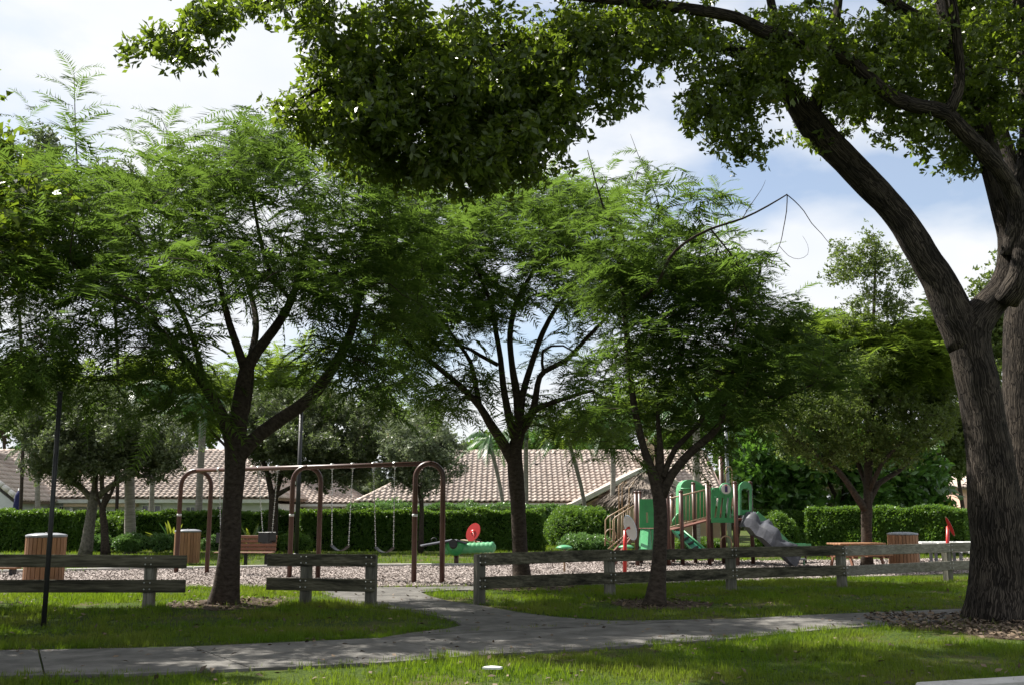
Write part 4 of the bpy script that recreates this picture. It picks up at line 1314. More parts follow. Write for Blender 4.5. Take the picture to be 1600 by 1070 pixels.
# ================================================================== HOUSES
def tile_variant(seed):
    r = random.Random(seed)
    V, Q = [], []
    wd, ln = 0.335, 0.47
    K = 6
    for e, (x, up) in enumerate(((0, 0.045 + r.uniform(0, .012)), (ln, 0.0))):
        for k in range(K + 1):
            t = k / K
            y = (t - .5) * wd
            h = 0.065 * max(0.0, math.sin(math.pi * min(1, t / .72))) if t < .72 else -0.0
            V.append((x, y, h + up))
    for k in range(K): Q.append((k, k + 1, K + 2 + k, K + 1 + k))
    n = len(V)                       # thickness at the lower end
    for k in range(K + 1):
        x, y, z = V[k]; V.append((x + .004, y, z - .035))
    for k in range(K): Q.append((n + k, n + k + 1, k + 1, k))
    return np.array(V, dtype=float), np.array(Q)
TILE = [tile_variant(i) for i in range(3)]
def roof_plane(parent, poly, up_dir, mat='tile'):
    """poly: planar polygon, up_dir: up the slope. Returns the tiles (one joined part) on an underlay slab"""
    poly = [Vector(p) for p in poly]
    nrm = (poly[1] - poly[0]).cross(poly[2] - poly[1]).normalized()
    if nrm.z < 0: nrm = -nrm
    s = Vector(up_dir); s = (s - nrm * s.dot(nrm)).normalized()
    a = s.cross(nrm).normalized()
    o = poly[0]
    P2 = [((p - o).dot(a), (p - o).dot(s)) for p in poly]
    us = [p[0] for p in P2]; vs = [p[1] for p in P2]
    uu, vv = np.meshgrid(np.arange(min(us) + .16, max(us), .34), np.arange(min(vs) - .05, max(vs), .40))
    q = np.column_stack([uu.ravel(), vv.ravel()])
    q = q[inside(q + np.array([[0, .2]]), P2)]
    pos = np.array(tuple(o)) + q[:, :1] * np.array(tuple(a)) + q[:, 1:2] * np.array(tuple(s)) + np.array(tuple(nrm)) * .05
    n = len(pos)
    V, Q, rn = scatter(TILE, pos, np.tile(np.array([tuple(s)]), (n, 1)) + rng.normal(size=(n, 3)) * .012, np.tile(np.array([tuple(nrm)]), (n, 1)) + rng.normal(size=(n, 3)) * .02, np.ones(n))
    back = up_dir[1] < 0
    m_ = MB(); m_.prism(poly, nrm * -.14); slab = m_.build('roof', M['tile' if back else 'under'], parent)
    if back: return slab
    np_mesh('roof_tiles', V, Q, rn, M[mat], slab, 'stuff')
    return slab
def ridge_caps(parent, a, b, mat='tile', r=.13):
    n = max(1, int((b - a).length / .42)); d = (b - a) / n
    for k in range(n):
        m_ = MB(); p = a + d * k
        m_.tube([p - d * .06, p + d * 1.02], [r * 1.08, r * .92], 8, smooth=True); m_.build('ridge_tile', M[mat], parent)
def window(parent, x1, x2, y1, y2, d, mull=1):
    A, B = P(x1, y1, d), P(x2, y2, d)
    w, h = B.x - A.x, A.z - B.z; c = (A + B) / 2
    m_ = MB()
    t = .07
    m_.box((c.x, d - .03, A.z - t / 2), (w, .08, t)); m_.box((c.x, d - .03, B.z + t / 2), (w, .08, t))
    m_.box((A.x + t / 2, d - .03, c.z), (t, .078, h - 2 * t)); m_.box((B.x - t / 2, d - .03, c.z), (t, .078, h - 2 * t))
    for k in range(mull): m_.box((A.x + w * (k + 1) / (mull + 1), d - .03, c.z), (.05, .06, h - 2 * t))
    f = m_.build('window', M['white'], parent)
    m_ = MB(); m_.box((c.x, d - .012, c.z), (w - 2 * t, .02, h - 2 * t)); m_.build('pane', M['glass'], f)

def house_right():
    d0, d1 = 60.0, 66.5
    ze, zr = H(784, d0), H(705, d1)
    x0, x1 = X(556, d0, ze), X(1138, d0, ze)
    root = thing('house', 'wide low house with a pinkish tiled roof behind the hedge at the centre', 'house', ((x0 + x1) / 2, d0 + 4, 0), 'tile roofed houses beyond the park')
    E0, E1 = Vector((x0, d0, ze)), Vector((x1, d0, ze)); R1, R0 = Vector((x1 , d1, zr)), Vector((x0 + 5.6, d1, zr))
    roof_plane(root, [E0, E1, R1, R0], (0, 1, .5))
    roof_plane(root, [Vector((x1, 2 * d1 - d0, ze)), Vector((x0, 2 * d1 - d0, ze)), R0, R1], (0, -1, .5))
    roof_plane(root, [Vector((x0, 2 * d1 - d0, ze)), E0, R0], (1, 0, .5))
    ridge_caps(root, R0, R1); ridge_caps(root, E0, R0)
    m_ = MB(); m_.box(((x0 + x1) / 2, d0 + 5.2, (ze - .25) / 2), (x1 - x0 - .8, 9.2, ze - .25)); m_.build('wall', M['wall_b'], root)
    m_ = MB(); m_.box(((x0 + x1) / 2, d0 + .03, ze - .16), (x1 - x0, .06, .22)); m_.build('fascia', M['white'], root)
    m_ = MB(); m_.box(((x0 + x1) / 2, d0 + .32, ze - .26), (x1 - x0 - .1, .5, .03)); m_.build('soffit', M['white'], root)
    for a, b in ((572, 600), (618, 640), (742, 775), (840, 868)): window(root, a, b, 786, 803, d0 + .58)
    m_ = MB(); v = P(838, 727, 64.6); m_.box(v, (.5, .35, .3), bev=.04); m_.build('roof_vent', M['pod'], root)
    # front gable wing
    dg = 56.5
    A = P(893, 789, dg); B = P(1010, 730, dg); Cc = P(1127, 789, dg)
    for p, q in ((A, B), (Cc, B)):
        rise = (q - p)
        roof_plane(root, [p, p + Vector((0, 6, 0)), q + Vector((0, 6, 0)), q], (rise.x, 0, rise.z))
        m_ = MB(); m_.beam(p + Vector((0, -.06, -.02)), q + Vector((0, -.06, -.02)), .16, .30, bev=.03); m_.build('barge_board', M['tile_w'], root)
    ridge_caps(root, B, B + Vector((0, 6, 0)))
    m_ = MB(); m_.prism([Vector((A.x + .5, dg + .3, 0)), Vector((Cc.x - .5, dg + .3, 0)), Vector((Cc.x - .5, dg + .3, A.z - .05)), Vector((B.x, dg + .3, B.z - .3)), Vector((A.x + .5, dg + .3, A.z - .05))], (0, 3.5, 0)); m_.build('gable_wall', M['wall_b'], root)
    m_ = MB(); c = P(1019, 697, 64); m_.box(c - Vector((0, 0, .6)), (.9, .8, 2.2), bev=.03); ch = m_.build('chimney', M['wall_b'], root)
    m_ = MB(); m_.box(c + Vector((0, 0, .55)), (1.1, 1.0, .16), bev=.03); m_.build('chimney_cap', M['tile_w'], ch)
house_right()

def house_left():
    d0, d1 = 58.0, 65.0
    ze, zr = H(778, d0), H(704, d1)
    x0, x1 = X(-150, d0, ze), X(432, d0, ze)
    root = thing('house', 'long white house with a pinkish tiled roof behind the left hedge', 'house', ((x0 + x1) / 2, d0 + 4, 0), 'tile roofed houses beyond the park')
    E0, E1 = Vector((x0, d0, ze)), Vector((x1, d0, ze)); R0, R1 = Vector((x0, d1, zr)), Vector((x1 - 4.2, d1, zr))
    roof_plane(root, [E0, E1, R1, R0], (0, 1, .5))
    roof_plane(root, [Vector((x1, 2 * d1 - d0, ze)), Vector((x0, 2 * d1 - d0, ze)), R0, R1], (0, -1, .5))
    roof_plane(root, [E1, Vector((x1, 2 * d1 - d0, ze)), R1], (-1, 0, .5))
    ridge_caps(root, R0, R1); ridge_caps(root, E1, R1)
    m_ = MB(); m_.box(((x0 + x1) / 2, d0 + 5.6, (ze - .28) / 2), (x1 - x0 - .8, 10, ze - .28)); m_.build('wall', M['wall_w'], root)
    m_ = MB(); m_.box(((x0 + x1) / 2, d0 + .03, ze - .15), (x1 - x0, .06, .2)); m_.build('fascia', M['white'], root)
    m_ = MB(); m_.box(((x0 + x1) / 2, d0 + .32, ze - .26), (x1 - x0 - .1, .5, .03)); m_.build('soffit', M['white'], root)
    for a, b, y in ((44, 53, 789), (68, 78, 788), (92, 101, 789), (124, 134, 793), (222, 252, 788), (290, 306, 790), (338, 356, 789)): window(root, a, b, y, y + 14, d0 + .58, 1 if b - a < 20 else 2)
    # shaded porch recess: a real alcove of posts and a dark back
    A, B = P(104, 786, d0 + .5), P(216, 786, d0 + .5)
    m_ = MB(); m_.box(((A.x + B.x) / 2, d0 + .35, A.z - .09), (B.x - A.x, .5, .18)); m_.build('porch_beam', M['wall_b'], root)
    for px in (112, 146, 208):
        p = P(px, 790, d0 + .3); m_ = MB(); m_.box((p.x, d0 + .3, (ze - .5) / 2), (.16, .16, ze - .5)); m_.build('porch_post', M['white'], root)
    # gable wing at the left edge
    dg = 54.0
    B = P(-70, 700, dg); A = P(34, 783, dg)
    rise = B - A
    roof_plane(root, [A, A + Vector((0, 5, 0)), B + Vector((0, 5, 0)), B], (rise.x, 0, rise.z))
    n = int(rise.length / .42)
    for k in range(n):
        p = A + rise * k / n; q = A + rise * (k + 1.04) / n
        m_ = MB(); m_.tube([p + Vector((0, -.05, .05)), q + Vector((0, -.05, .04))], [.17, .14], 8); m_.build('edge_tile', M['tile_w'], root)
    Lx = P(-180, 783, dg)
    m_ = MB(); m_.prism([Vector((Lx.x, dg + .25, 0)), Vector((A.x - .5, dg + .25, 0)), Vector((A.x - .5, dg + .25, A.z - .1)), Vector((B.x, dg + .25, B.z - .4)), Vector((Lx.x, dg + .25, A.z - .1))], (0, 4, 0)); m_.build('gable_wall', M['wall_w'], root)
house_left()

def house_mid():
    d0 = 66.0
    root = thing('house', 'small white house with a low reddish tiled hip roof seen through the swing set', 'house', (X(490, d0), d0 + 3, 0), 'tile roofed houses beyond the park')
    A, B = P(430, 786, d0), P(562, 790, d0); B.z = A.z
    T = P(492, 752, d0 + 4)
    T1 = T + Vector((-1.5, 0, 0)); T2 = T + Vector((1.5, 0, 0))
    roof_plane(root, [A, B, T2, T1], (0, 1, .5))
    roof_plane(root, [B, B + Vector((0, 8, 0)), T2], (-1, 0, .5))
    roof_plane(root, [A + Vector((0, 8, 0)), A, T1], (1, 0, .5))
    roof_plane(root, [B + Vector((0, 8, 0)), A + Vector((0, 8, 0)), T1, T2], (0, -1, .5))
    ridge_caps(root, T1, T2); ridge_caps(root, B, T2)
    m_ = MB(); m_.box(((A.x + B.x) / 2, d0 + 4, A.z / 2 - .06), (B.x - A.x - .7, 7, A.z - .12)); m_.build('wall', M['wall_w'], root)
    m_ = MB(); m_.box(((A.x + B.x) / 2, d0 + .03, A.z - .1), (B.x - A.x, .06, .16)); m_.build('fascia', M['white'], root)
    window(root, 462, 478, 790, 803, d0 + .48); window(root, 520, 536, 790, 803, d0 + .48)
house_mid()
def house_far():
    d0 = 78.0
    A, B = P(1500, 762, d0), P(1640, 762, d0)
    root = thing('house', 'salmon walled house glimpsed between the right hedge and the big trunk', 'house', ((A.x + B.x) / 2, d0 + 3, 0), 'tile roofed houses beyond the park')
    T = P(1570, 725, d0 + 4)
    roof_plane(root, [A, B, T + Vector((1.5, 0, 0)), T - Vector((1.5, 0, 0))], (0, 1, .5))
    roof_plane(root, [A + Vector((0, 8, 0)), A, T - Vector((1.5, 0, 0))], (1, 0, .5))
    m_ = MB(); m_.box(((A.x + B.x) / 2, d0 + 4, A.z / 2 - .06), (B.x - A.x - .6, 7, A.z - .12)); m_.build('wall', M['wall_p'], root)
    window(root, 1520, 1532, 778, 800, d0 + .48)
house_far()

# thatched hut
def hut():
    d = 47.0
    c = Vector((X(1012, d), d, 0))
    root = thing('thatched_hut', 'grey thatched hut roof just behind the play tower', 'hut', c)
    top = P(1015, 738, d); rim = 2.25; zr_ = H(782, d)
    V, Q = [], []
    n = 5200
    a = rng.random(n) * 6.283; t = np.sqrt(rng.random(n))
    apex = np.array(tuple(top))
    h = top.z - zr_
    r_ = .12 + t * (rim - .12)
    pos = np.column_stack([c.x + np.cos(a) * r_, c.y + np.sin(a) * r_, top.z - h * (t ** 1.15) + rng.normal(size=n) * .05])
    D = np.column_stack([np.cos(a) * rim, np.sin(a) * rim, -np.full(n, h) * 1.3]) + rng.normal(size=(n, 3)) * .45
    U = np.column_stack([np.cos(a), np.sin(a), np.full(n, 1.2)])
    st = [(np.array([(0, -.07, 0), (1, -.03, -.03), (1.05, .03, 0), (0, .07, 0.02)], dtype=float), np.array([[0, 1, 2, 3]]))]
    VV, QQ, rn = scatter(st, pos, D, U, .35 + .35 * rng.random(n))
    np_mesh('thatch', VV, QQ, rn, M['thatch'], root, 'stuff')
    m_ = MB(); m_.lathe((c.x, c.y, zr_ + .02), [(rim - .12, 0), (rim * .55, h * .42), (.1, h - .12)], 20); m_.build('roof_core', M['thatch'], root)
    for k in range(4):
        an = .8 + k * 1.571
        p = c + Vector((math.cos(an) * 1.7, math.sin(an) * 1.7, 0)); m_ = MB(); m_.tube([p, p + Vector((0, 0, zr_ + .3))], .08, 8); m_.build('post', M['bark_pale'], root)
hut()

# closed navy parasol
def parasol():
    d = 50.5; b = Vector((X(22, d), d, 0))
    root = thing('parasol', 'closed navy blue patio parasol above the left hedge', 'parasol', b)
    zt = H(766, d)
    m_ = MB(); m_.tube([b, b + Vector((0, 0, zt + .12))], .03, 8); m_.build('mast', M['white'], root)
    m_ = MB(); m_.lathe(b + Vector((0, 0, 1.0)), [(.10, -.2), (.30, -.18), (.26, .3), (.16, zt - 1.25), (.04, zt - 1.0)], 14, sy=.8); m_.build('canopy', M['navy'], root)
parasol()

# park lamp with a horizontal head and a black lamp pole
def lamp():
    d = 41.0; b = Vector((X(1141, d), d, 0))
    root = thing('street_lamp', 'grey lamp pole with a pale horizontal lamp head showing through the right feathery tree', 'street lamp', b)
    zt = H(664, d)
    m_ = MB(); m_.tube([b, b + Vector((0, 0, zt))], [.09, .07], 10); m_.build('mast', M['lid'], root)
    c = P(1050, 666, d)
    m_ = MB(); m_.tube([b + Vector((0, 0, zt - .05)), c + Vector((.4, 0, .02))], .035, 8); m_.build('arm', M['lid'], root)
    m_ = MB(); m_.lathe(c, [(.02, -.40), (.13, -.3), (.17, -.05), (.13, .25), (.05, .42)], 16, axis=(1, 0, 0), sy=1.0); m_.build('lamp_head', M['white'], root)
lamp()
t = thing('pole', 'tall black metal pole behind the middle arch of the swing set', 'pole', Vector((X(462.5, 36), 36, 0)))
mb = MB(); b = Vector((X(462.5, 36), 36, 0)); mb.tube([b - Vector((0, 0, .1)), Vector((b.x, 36, H(640, 36)))], [.085, .07], 12); s_ = mb.build('shaft', M['black_metal'], t)
mb = MB(); mb.lathe(b, [(.16, 0), (.16, .12), (.1, .2)], 12); mb.build('base_collar', M['black_metal'], t)
mb = MB(); mb.box((b.x, 35.9, H(640, 36) + .05), (.3, .2, .12), bev=.03); mb.build('lamp_head', M['black_metal'], t)
mb = MB(); p = P(460, 754, 35.9); mb.box(p, (.1, .05, .1), bev=.01); mb.build('sticker', M['white'], t)

def car():
    d = 62.0; c = Vector((X(1545, d), d, 0))
    root = thing('parked_car', 'blue parked car glimpsed between the right hedge and the big trunk', 'car', c)
    prof = [(-2.2, .35), (-2.25, .75), (-2.1, .95), (-1.3, 1.02), (-.7, 1.42), (.7, 1.45), (1.3, 1.05), (2.1, .92), (2.25, .7), (2.2, .35)]
    m_ = MB(); m_.prism([c + Vector((x, -.85, z)) for x, z in prof], (0, 1.7, 0)); bo = m_.build('body', M['blue_car'], root)
    m_ = MB(); m_.prism([c + Vector((x, -.862, z)) for x, z in ((-1.15, 1.03), (-.65, 1.36), (-.05, 1.38), (-.05, 1.03))], (0, .01, 0)); m_.build('window', M['glass'], bo)
    m_ = MB(); m_.prism([c + Vector((x, -.862, z)) for x, z in ((.05, 1.03), (.05, 1.38), (.65, 1.38), (1.15, 1.05))], (0, .01, 0)); m_.build('window', M['glass'], bo)
    for x in (-1.35, 1.35):
        for y in (-.82, .82):
            m_ = MB(); m_.lathe(c + Vector((x, y, .33)), [(.33, -.1), (.33, .1)], 20, axis=(0, 1, 0)); w = m_.build('wheel', M['rubber'], root)
            m_ = MB(); m_.lathe(c + Vector((x, y - .11 if y < 0 else y + .11, .33)), [(.19, -.015), (.19, .015)], 16, axis=(0, 1, 0)); m_.build('rim', M['steel'], w)
car()

# ================================================================== HEDGES AND SHRUBS
def leaf_shell(name, root, pos, nrm_, variants, size, mat):
    n = len(pos)
    D = nrm_ * .7 + rng.normal(size=(n, 3)) * .7
    V, Q, rn = scatter(variants, pos, D, rng.normal(size=(n, 3)), size * (.7 + .6 * rng.random(n)))
    return np_mesh(name, V, Q, rn, mat, root, 'stuff')
def hedge(label, x1, x2, d1, d2, h, n, mat='hedge', size=.18, thick=1.0, rough=.09):
    """x1/x2: photo columns at distances d1/d2"""
    a = Vector((X(x1, d1), d1, 0)); b = Vector((X(x2, d2), d2, 0))
    root = thing('hedge', label, 'hedge', (a + b) / 2, 'clipped hedges along the park edge')
    u = (b - a); L = u.length; u.normalize(); w = Vector((-u.y, u.x, 0))
    R = Matrix((u, w, Vector((0, 0, 1)))).transposed()
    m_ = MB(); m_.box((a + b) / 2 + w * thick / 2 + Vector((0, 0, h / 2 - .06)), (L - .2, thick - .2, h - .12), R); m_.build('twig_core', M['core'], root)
    f = rng.random(n); A = h / (h + thick)
    front = f < A * .86; end = f > .97
    top = ~front & ~end
    s = rng.random(n) * L; z = rng.random(n) * h; y = np.zeros(n)
    z[top] = h; y[top] = rng.random(top.sum()) * thick
    e = np.where(rng.random(n) < .5, 0.0, L); s = np.where(end, e, s); y = np.where(end, rng.random(n) * thick, y)
    wob = np.array([mnoise.noise(Vector((q * 1.1, 0, k * 1.3))) for q, k in zip(s, z)]) * rough * 2
    z = np.where(top, z + wob + rng.normal(size=n) * .03, np.minimum(z, h)); y = np.where(front, y - wob + rng.random(n) * .08, y)
    pos = np.array(tuple(a)) + s[:, None] * np.array(tuple(u)) + y[:, None] * np.array(tuple(w)) + z[:, None] * np.array([[0, 0, 1]])
    nr = np.zeros((n, 3)); nr[front] = -np.array(tuple(w)); nr[top] = (0, 0, 1); nr[end] = np.array(tuple(u))
    leaf_shell('leaves', root, pos, nr, ROS_FAR, size, M[mat])
    return root
hedge('dark clipped hedge at the far left behind the first bin', -120, 150, 42.5, 42.5, H(801, 42.5), 9000)
hedge('clipped hedge behind the swing set, between the strap leaved plants', 150, 470, 44.5, 44.5, H(802, 44.5), 9500)
hedge('long dark clipped hedge behind the right half of the swing set and the plane', 466, 850, 43.5, 43.5, H(800, 43.5), 12500)
hedge('sunlit top of a second hedge seen above the dark hedge at the centre', 540, 965, 50, 50, H(791, 50), 9000, mat='shrub')
hedge('dark clipped hedge behind the grey rock climber', 1180, 1275, 46, 46, H(800, 46), 4500)
hedge('bright topped clipped hedge at the right behind the oak', 1262, 1512, 41.5, 38, H(797, 41.5), 15000, thick=1.3)
def low_wall():
    d = 49.5; a, b = P(1195, 798, d), P(1345, 798, d)
    root = thing('garden_wall', 'pale low garden wall top showing over the right hedge', 'wall', ((a.x + b.x) / 2, d, 0))
    m_ = MB(); m_.box(((a.x + b.x) / 2, d, a.z / 2), (b.x - a.x, .2, a.z), bev=.01); m_.build('wall', M['wall_b'], root)
    c = P(1327, 795, d); m_ = MB(); m_.box((c.x, d, c.z), (.9, .5, .12), bev=.03); m_.build('cap', M['kerb'], root)
    c = P(1297, 796, d); m_ = MB(); m_.box((c.x, d, c.z), (.8, .4, .08), bev=.02); m_.build('cap', M['kerb'], root)
low_wall()

def bush(label, px, pybase, rx, ytop, n, mat, size, variants=None, dz=None, ry=None, lumps=7, group='round bushes and low shrubs', seed=1, d=None, name='bush'):
    g = G(px, pybase) if d is None else Vector((X(px, d), d, 0))
    d = g.y
    R_ = rx / PXM(d); h = H(ytop, d); ry = ry or R_ * .7
    root = thing(name, label, 'shrub', g, group)
    r = np.random.default_rng(seed)
    cs = []
    for k in range(lumps):
        cs.append((g.x + r.uniform(-1, 1) * R_ * .62, g.y + r.uniform(-1, 1) * ry * .5, h * r.uniform(.42, .6), R_ * r.uniform(.34, .5), h * r.uniform(.34, .42)))
    cs.append((g.x, g.y, h * .5, R_ * .6, h * .5))
    pos, nr = [], []
    for k in range(n):
        c = cs[k % len(cs)]
        v = r.normal(size=3); v /= np.linalg.norm(v)
        if v[2] < -.75: v[2] *= -1
        if v[1] > .4: v[1] *= -1
        rr = r.uniform(.78, 1.03)
        p = (c[0] + v[0] * c[3] * rr, c[1] + v[1] * min(c[3], ry) * rr, max(.03, c[2] + v[2] * c[4] * rr))
        pos.append(p); nr.append(v)
    leaf_shell('leaves', root, np.array(pos), np.array(nr), variants or ROS_MID, size, M[mat])
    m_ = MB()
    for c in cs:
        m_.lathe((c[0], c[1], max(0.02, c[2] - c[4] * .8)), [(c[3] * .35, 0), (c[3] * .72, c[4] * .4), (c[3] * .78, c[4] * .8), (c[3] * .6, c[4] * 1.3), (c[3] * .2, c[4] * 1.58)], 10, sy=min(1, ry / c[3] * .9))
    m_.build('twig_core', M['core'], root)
    return root
bush('big dark rounded bush beside the centre tree trunk', 893, 862, 66, 790, 7000, 'hedge', .17, lumps=9, seed=4, ry=1.2)
bush('low light green leafy shrub in front of the big dark bush', 905, 866, 55, 834, 2600, 'shrub', .19, ROS_MID, seed=5, ry=.8)
bush('dark rounded bush behind the rock climber', 1215, 862, 34, 797, 3000, 'hedge', .16, seed=6, ry=.9)
bush('low pale leaved shrub below the two trunked oak', 158, 863, 22, 834, 900, 'shrub', .17, ROS_MID, seed=7, ry=.5)
bush('low pale leaved shrub in front of the palm trunk', 207, 864, 34, 832, 1700, 'shrub', .17, ROS_MID, seed=8, ry=.6)
bush('low pale leaved shrub left of the narrow reddish bin', 250, 864, 24, 834, 1200, 'shrub', .17, ROS_MID, seed=9, ry=.5)
bush('rounded mid green bush behind the two trunked oak', 178, 862, 36, 803, 2300, 'hedge', .16, seed=10, ry=.7)
bush('dark low shrub behind the park bench', 455, 862, 32, 832, 1500, 'hedge', .16, seed=11, ry=.7)
bush('low green shrub between the left tree and the right swing leg', 335, 862, 22, 835, 900, 'shrub', .16, ROS_MID, seed=12, ry=.5)
bush('low green shrub under the play tower bridge', 1085, 862, 40, 838, 1500, 'hedge', .17, ROS_MID, seed=13, ry=.7)
bush('leafy light bush above the hedge left of the centre tree', 595, 860, 40, 778, 1800, 'shrub', .2, seed=14, ry=.8, d=52)
bush('rounded light bush over the hedge beside the right swing arch', 730, 860, 34, 780, 1800, 'shrub', .2, seed=15, ry=.8, d=52)

def strap_plant(label, px, py, n, length, seed, mat='agave', d=None):
    g = G(px, py); r = random.Random(seed)
    root = thing('strap_leaved_plant', label, 'plant', g, 'large strap leaved plants by the hedge')
    for k in range(n):
        a = 6.283 * k / n + r.uniform(-.3, .3); el = r.uniform(.35, 1.25); L = length * r.uniform(.75, 1.1)
        d_ = Vector((math.cos(a), math.sin(a), 0)); w = Vector((-d_.y, d_.x, 0))
        m_ = MB(); K = 5; n0 = 0
        for i in range(K + 1):
            t_ = i / K
            p = g + Vector((0, 0, .15)) + d_ * (L * t_ * math.cos(el)) + Vector((0, 0, L * (t_ * math.sin(el) - .25 * t_ * t_)))
            ww = .085 * (math.sin(math.pi * (0.18 + .8 * t_)) + .05)
            m_.v += [p - w * ww + Vector((0, 0, .02)), p - Vector((0, 0, .02)), p + w * ww + Vector((0, 0, .02))]
        for i in range(K):
            for j in range(2):
                m_.face([i * 3 + j, i * 3 + j + 1, (i + 1) * 3 + j + 1, (i + 1) * 3 + j])
        m_.build('leaf', M[mat if r.random() < .75 else 'palm'], root, fix=False)
strap_plant('yellow green strap leaved plant behind the left legs of the swing set', 268, 860, 20, 1.55, 3)
strap_plant('yellow green strap leaved plant above the park bench', 392, 861, 20, 1.6, 4)
strap_plant('darker strap leaved plant beside the palm trunk', 183, 861, 14, 1.4, 5)

# ================================================================== PALMS
def palm(label, pts, rad, nf, fl, seed, name='palm_tree', crown=True, droop=.8):
    r = random.Random(seed)
    base = Vector((pts[0][0], pts[0][1], 0)) if len(pts[0]) == 2 else None
    d = pts[0][2]
    b = Vector((X(pts[0][0], d), d, 0))
    root = thing(name, label, 'palm', b, 'palms beyond the park')
    q = [b - Vector((0, 0, .1))] + [P(x, y, dd) for x, y, dd in pts[1:]]
    pp, rr = smooth_path(q, [rad * (1.25 if i == 0 else 1) for i in range(len(q))], .5)
    m_ = MB(); m_.tube(pp, rr, 10, lump=.05, seed=seed); m_.build('trunk', M['bark_palm'], root, fix=False)
    if not crown: return root
    top = q[-1]
    m_ = MB(); m_.tube([top - Vector((0, 0, .5)), top + Vector((0, 0, .5))], [rad * 1.25, rad * .5], 8); m_.build('crownshaft', M['palm'], root)
    for k in range(nf):
        a = 6.283 * k / nf + r.uniform(-.25, .25); el = r.uniform(-.25, 1.0); L = fl * r.uniform(.8, 1.1)
        d_ = Vector((math.cos(a), math.sin(a), 0)); w = Vector((-d_.y, d_.x, 0))
        V, Q = [], []
        def sp(t_): return top + Vector((0, 0, .35)) + d_ * (L * t_ * math.cos(el * .7)) + Vector((0, 0, L * (t_ * math.sin(el) - droop * t_ * t_)))
        for i in range(22):
            t_ = .1 + .9 * i / 21
            c = sp(t_); tg = (sp(min(1, t_ + .02)) - sp(t_ - .02)).normalized()
            ln = L * .27 * math.sin(math.pi * (.12 + .8 * t_))
            for s in (-1, 1):
                dd_ = (w * s * .8 + tg * .55 + Vector((0, 0, -.65 + r.uniform(-.2, .2)))).normalized()
                e = tg * .045
                n = len(V); V += [c - e * .5, c + dd_ * ln * .5 - e, c + dd_ * ln, c + dd_ * ln * .5 + e]; Q.append((n, n + 1, n + 2, n + 3))
        for i in range(5):
            c, c2 = sp(i / 5), sp((i + 1) / 5); n = len(V); e = w * .03
            V += [c - e, c + e, c2 + e * .6, c2 - e * .6]; Q.append((n, n + 1, n + 2, n + 3))
        np_mesh('frond', np.array([tuple(v) for v in V]), np.array(Q), np.random.default_rng(seed * 50 + k).random(len(Q)), M['palm'], root)
    return root
palm('palm with a thick pale grey trunk behind the two trunked oak', [(204, 835, 41), (203, 790, 41), (202, 740, 41), (200, 620, 41)], .2, 12, 2.4, 1)
palm('leaning palm just right of the swing set, fronds hanging over the roof', [(790, 800, 54), (785, 783, 54), (776, 735, 54), (766, 694, 54)], .11, 13, 2.2, 2)
palm('slim upright palm directly behind the centre tree trunk', [(822, 800, 54), (822, 700, 54), (822, 672, 54)], .12, 12, 2.1, 3)
palm('slim leaning palm over the right end of the pink roof', [(918, 800, 54), (912, 780, 54), (899, 725, 54), (886, 678, 54)], .11, 12, 2.0, 4)
palm('grey palm trunk rising behind the play tower bridge', [(1088, 860, 40), (1088, 770, 40), (1088, 640, 40)], .14, 12, 2.0, 5)
palm('palm with a pale shaft behind the steps of the play tower', [(955, 840, 46), (958, 740, 46), (957, 665, 46)], .12, 12, 1.9, 6)
palm('thin pale palm behind the thin black pole', [(60, 800, 52), (58, 740, 52), (56, 690, 52)], .12, 10, 1.9, 7)
palm('thin pale palm between the thick palm and the swing set', [(236, 800, 52), (238, 740, 52), (239, 690, 52)], .12, 10, 1.9, 8)
palm('grey palm inside the left arch of the swing set', [(309, 850, 45), (311, 780, 45), (315, 700, 45), (318, 640, 45)], .15, 11, 1.9, 9)
t = strap_plant('small bright yellow green fan plant poking out of the right hedge top', 1481, 858, 9, 1.1, 8)
o = [x for x in COL.objects if x.name.startswith('strap_leaved_plant')][-1]
o.location.z = 1.35

# ================================================================== BACKGROUND TREES
DENS = 1.7
def simple_tree(label, base_px, d, skel, blobs, n_tips, per, size, mat, bark='bark_pale', variants=None, seed=1, group=None, spread=.5, name='oak_tree', cat='tree', flare=.3, base_y=None, **kw):
    b = Vector((X(base_px, d), d, 0))
    root, tips, dirs = make_tree(name, label, cat, b, [[(base_px, 860, d, skel[0][0][3])] + skel[0][1:]] + skel[1:], blobs, n_tips, M[bark], group, seed=seed, step=.6, flare=flare, lump=.1, sides=9, twig_r=.01)
    foliage(root, tips, dirs, variants or ROS_MID, int(per * DENS), size, M[mat], spread=spread, seed=seed, **kw)
    return root
G1 = 'small leaved oaks in the park'
# two trunked oak at the left
simple_tree('grey green oak with a pale forked trunk behind the left fence', 133, 38.5,
    [[(133, 865, 38.5, .25), (140, 820, 38.5, .2), (145, 785, 38.5, .2), (146, 768, 38.5, .16)],
     [(145, 782, 38.5, .13), (128, 762, 38.3, .1), (108, 750, 38, .07), (80, 725, 38, .05)],
     [(146, 780, 38.5, .14), (165, 765, 38.3, .12), (190, 748, 38, .1), (212, 741, 38, .08), (245, 748, 37.6, .05)],
     [(146, 772, 38.5, .12), (150, 730, 38.5, .09), (140, 680, 38.5, .06)],
     [(160, 768, 38.4, .09), (160, 735, 38.6, .07), (175, 690, 38.8, .05)]],
    [(90, 690, 38, 75, 50, 2), (170, 680, 38.5, 90, 55, 2.2), (240, 700, 38, 50, 40, 1.5), (60, 640, 38.5, 70, 45, 1.6), (130, 640, 39, 100, 40, 2), (100, 730, 38, 75, 25, 1.6), (210, 725, 38, 75, 28, 1.6), (255, 690, 38, 45, 50, 1.6)], 520, 16, .30, 'oak', seed=21, group=G1)
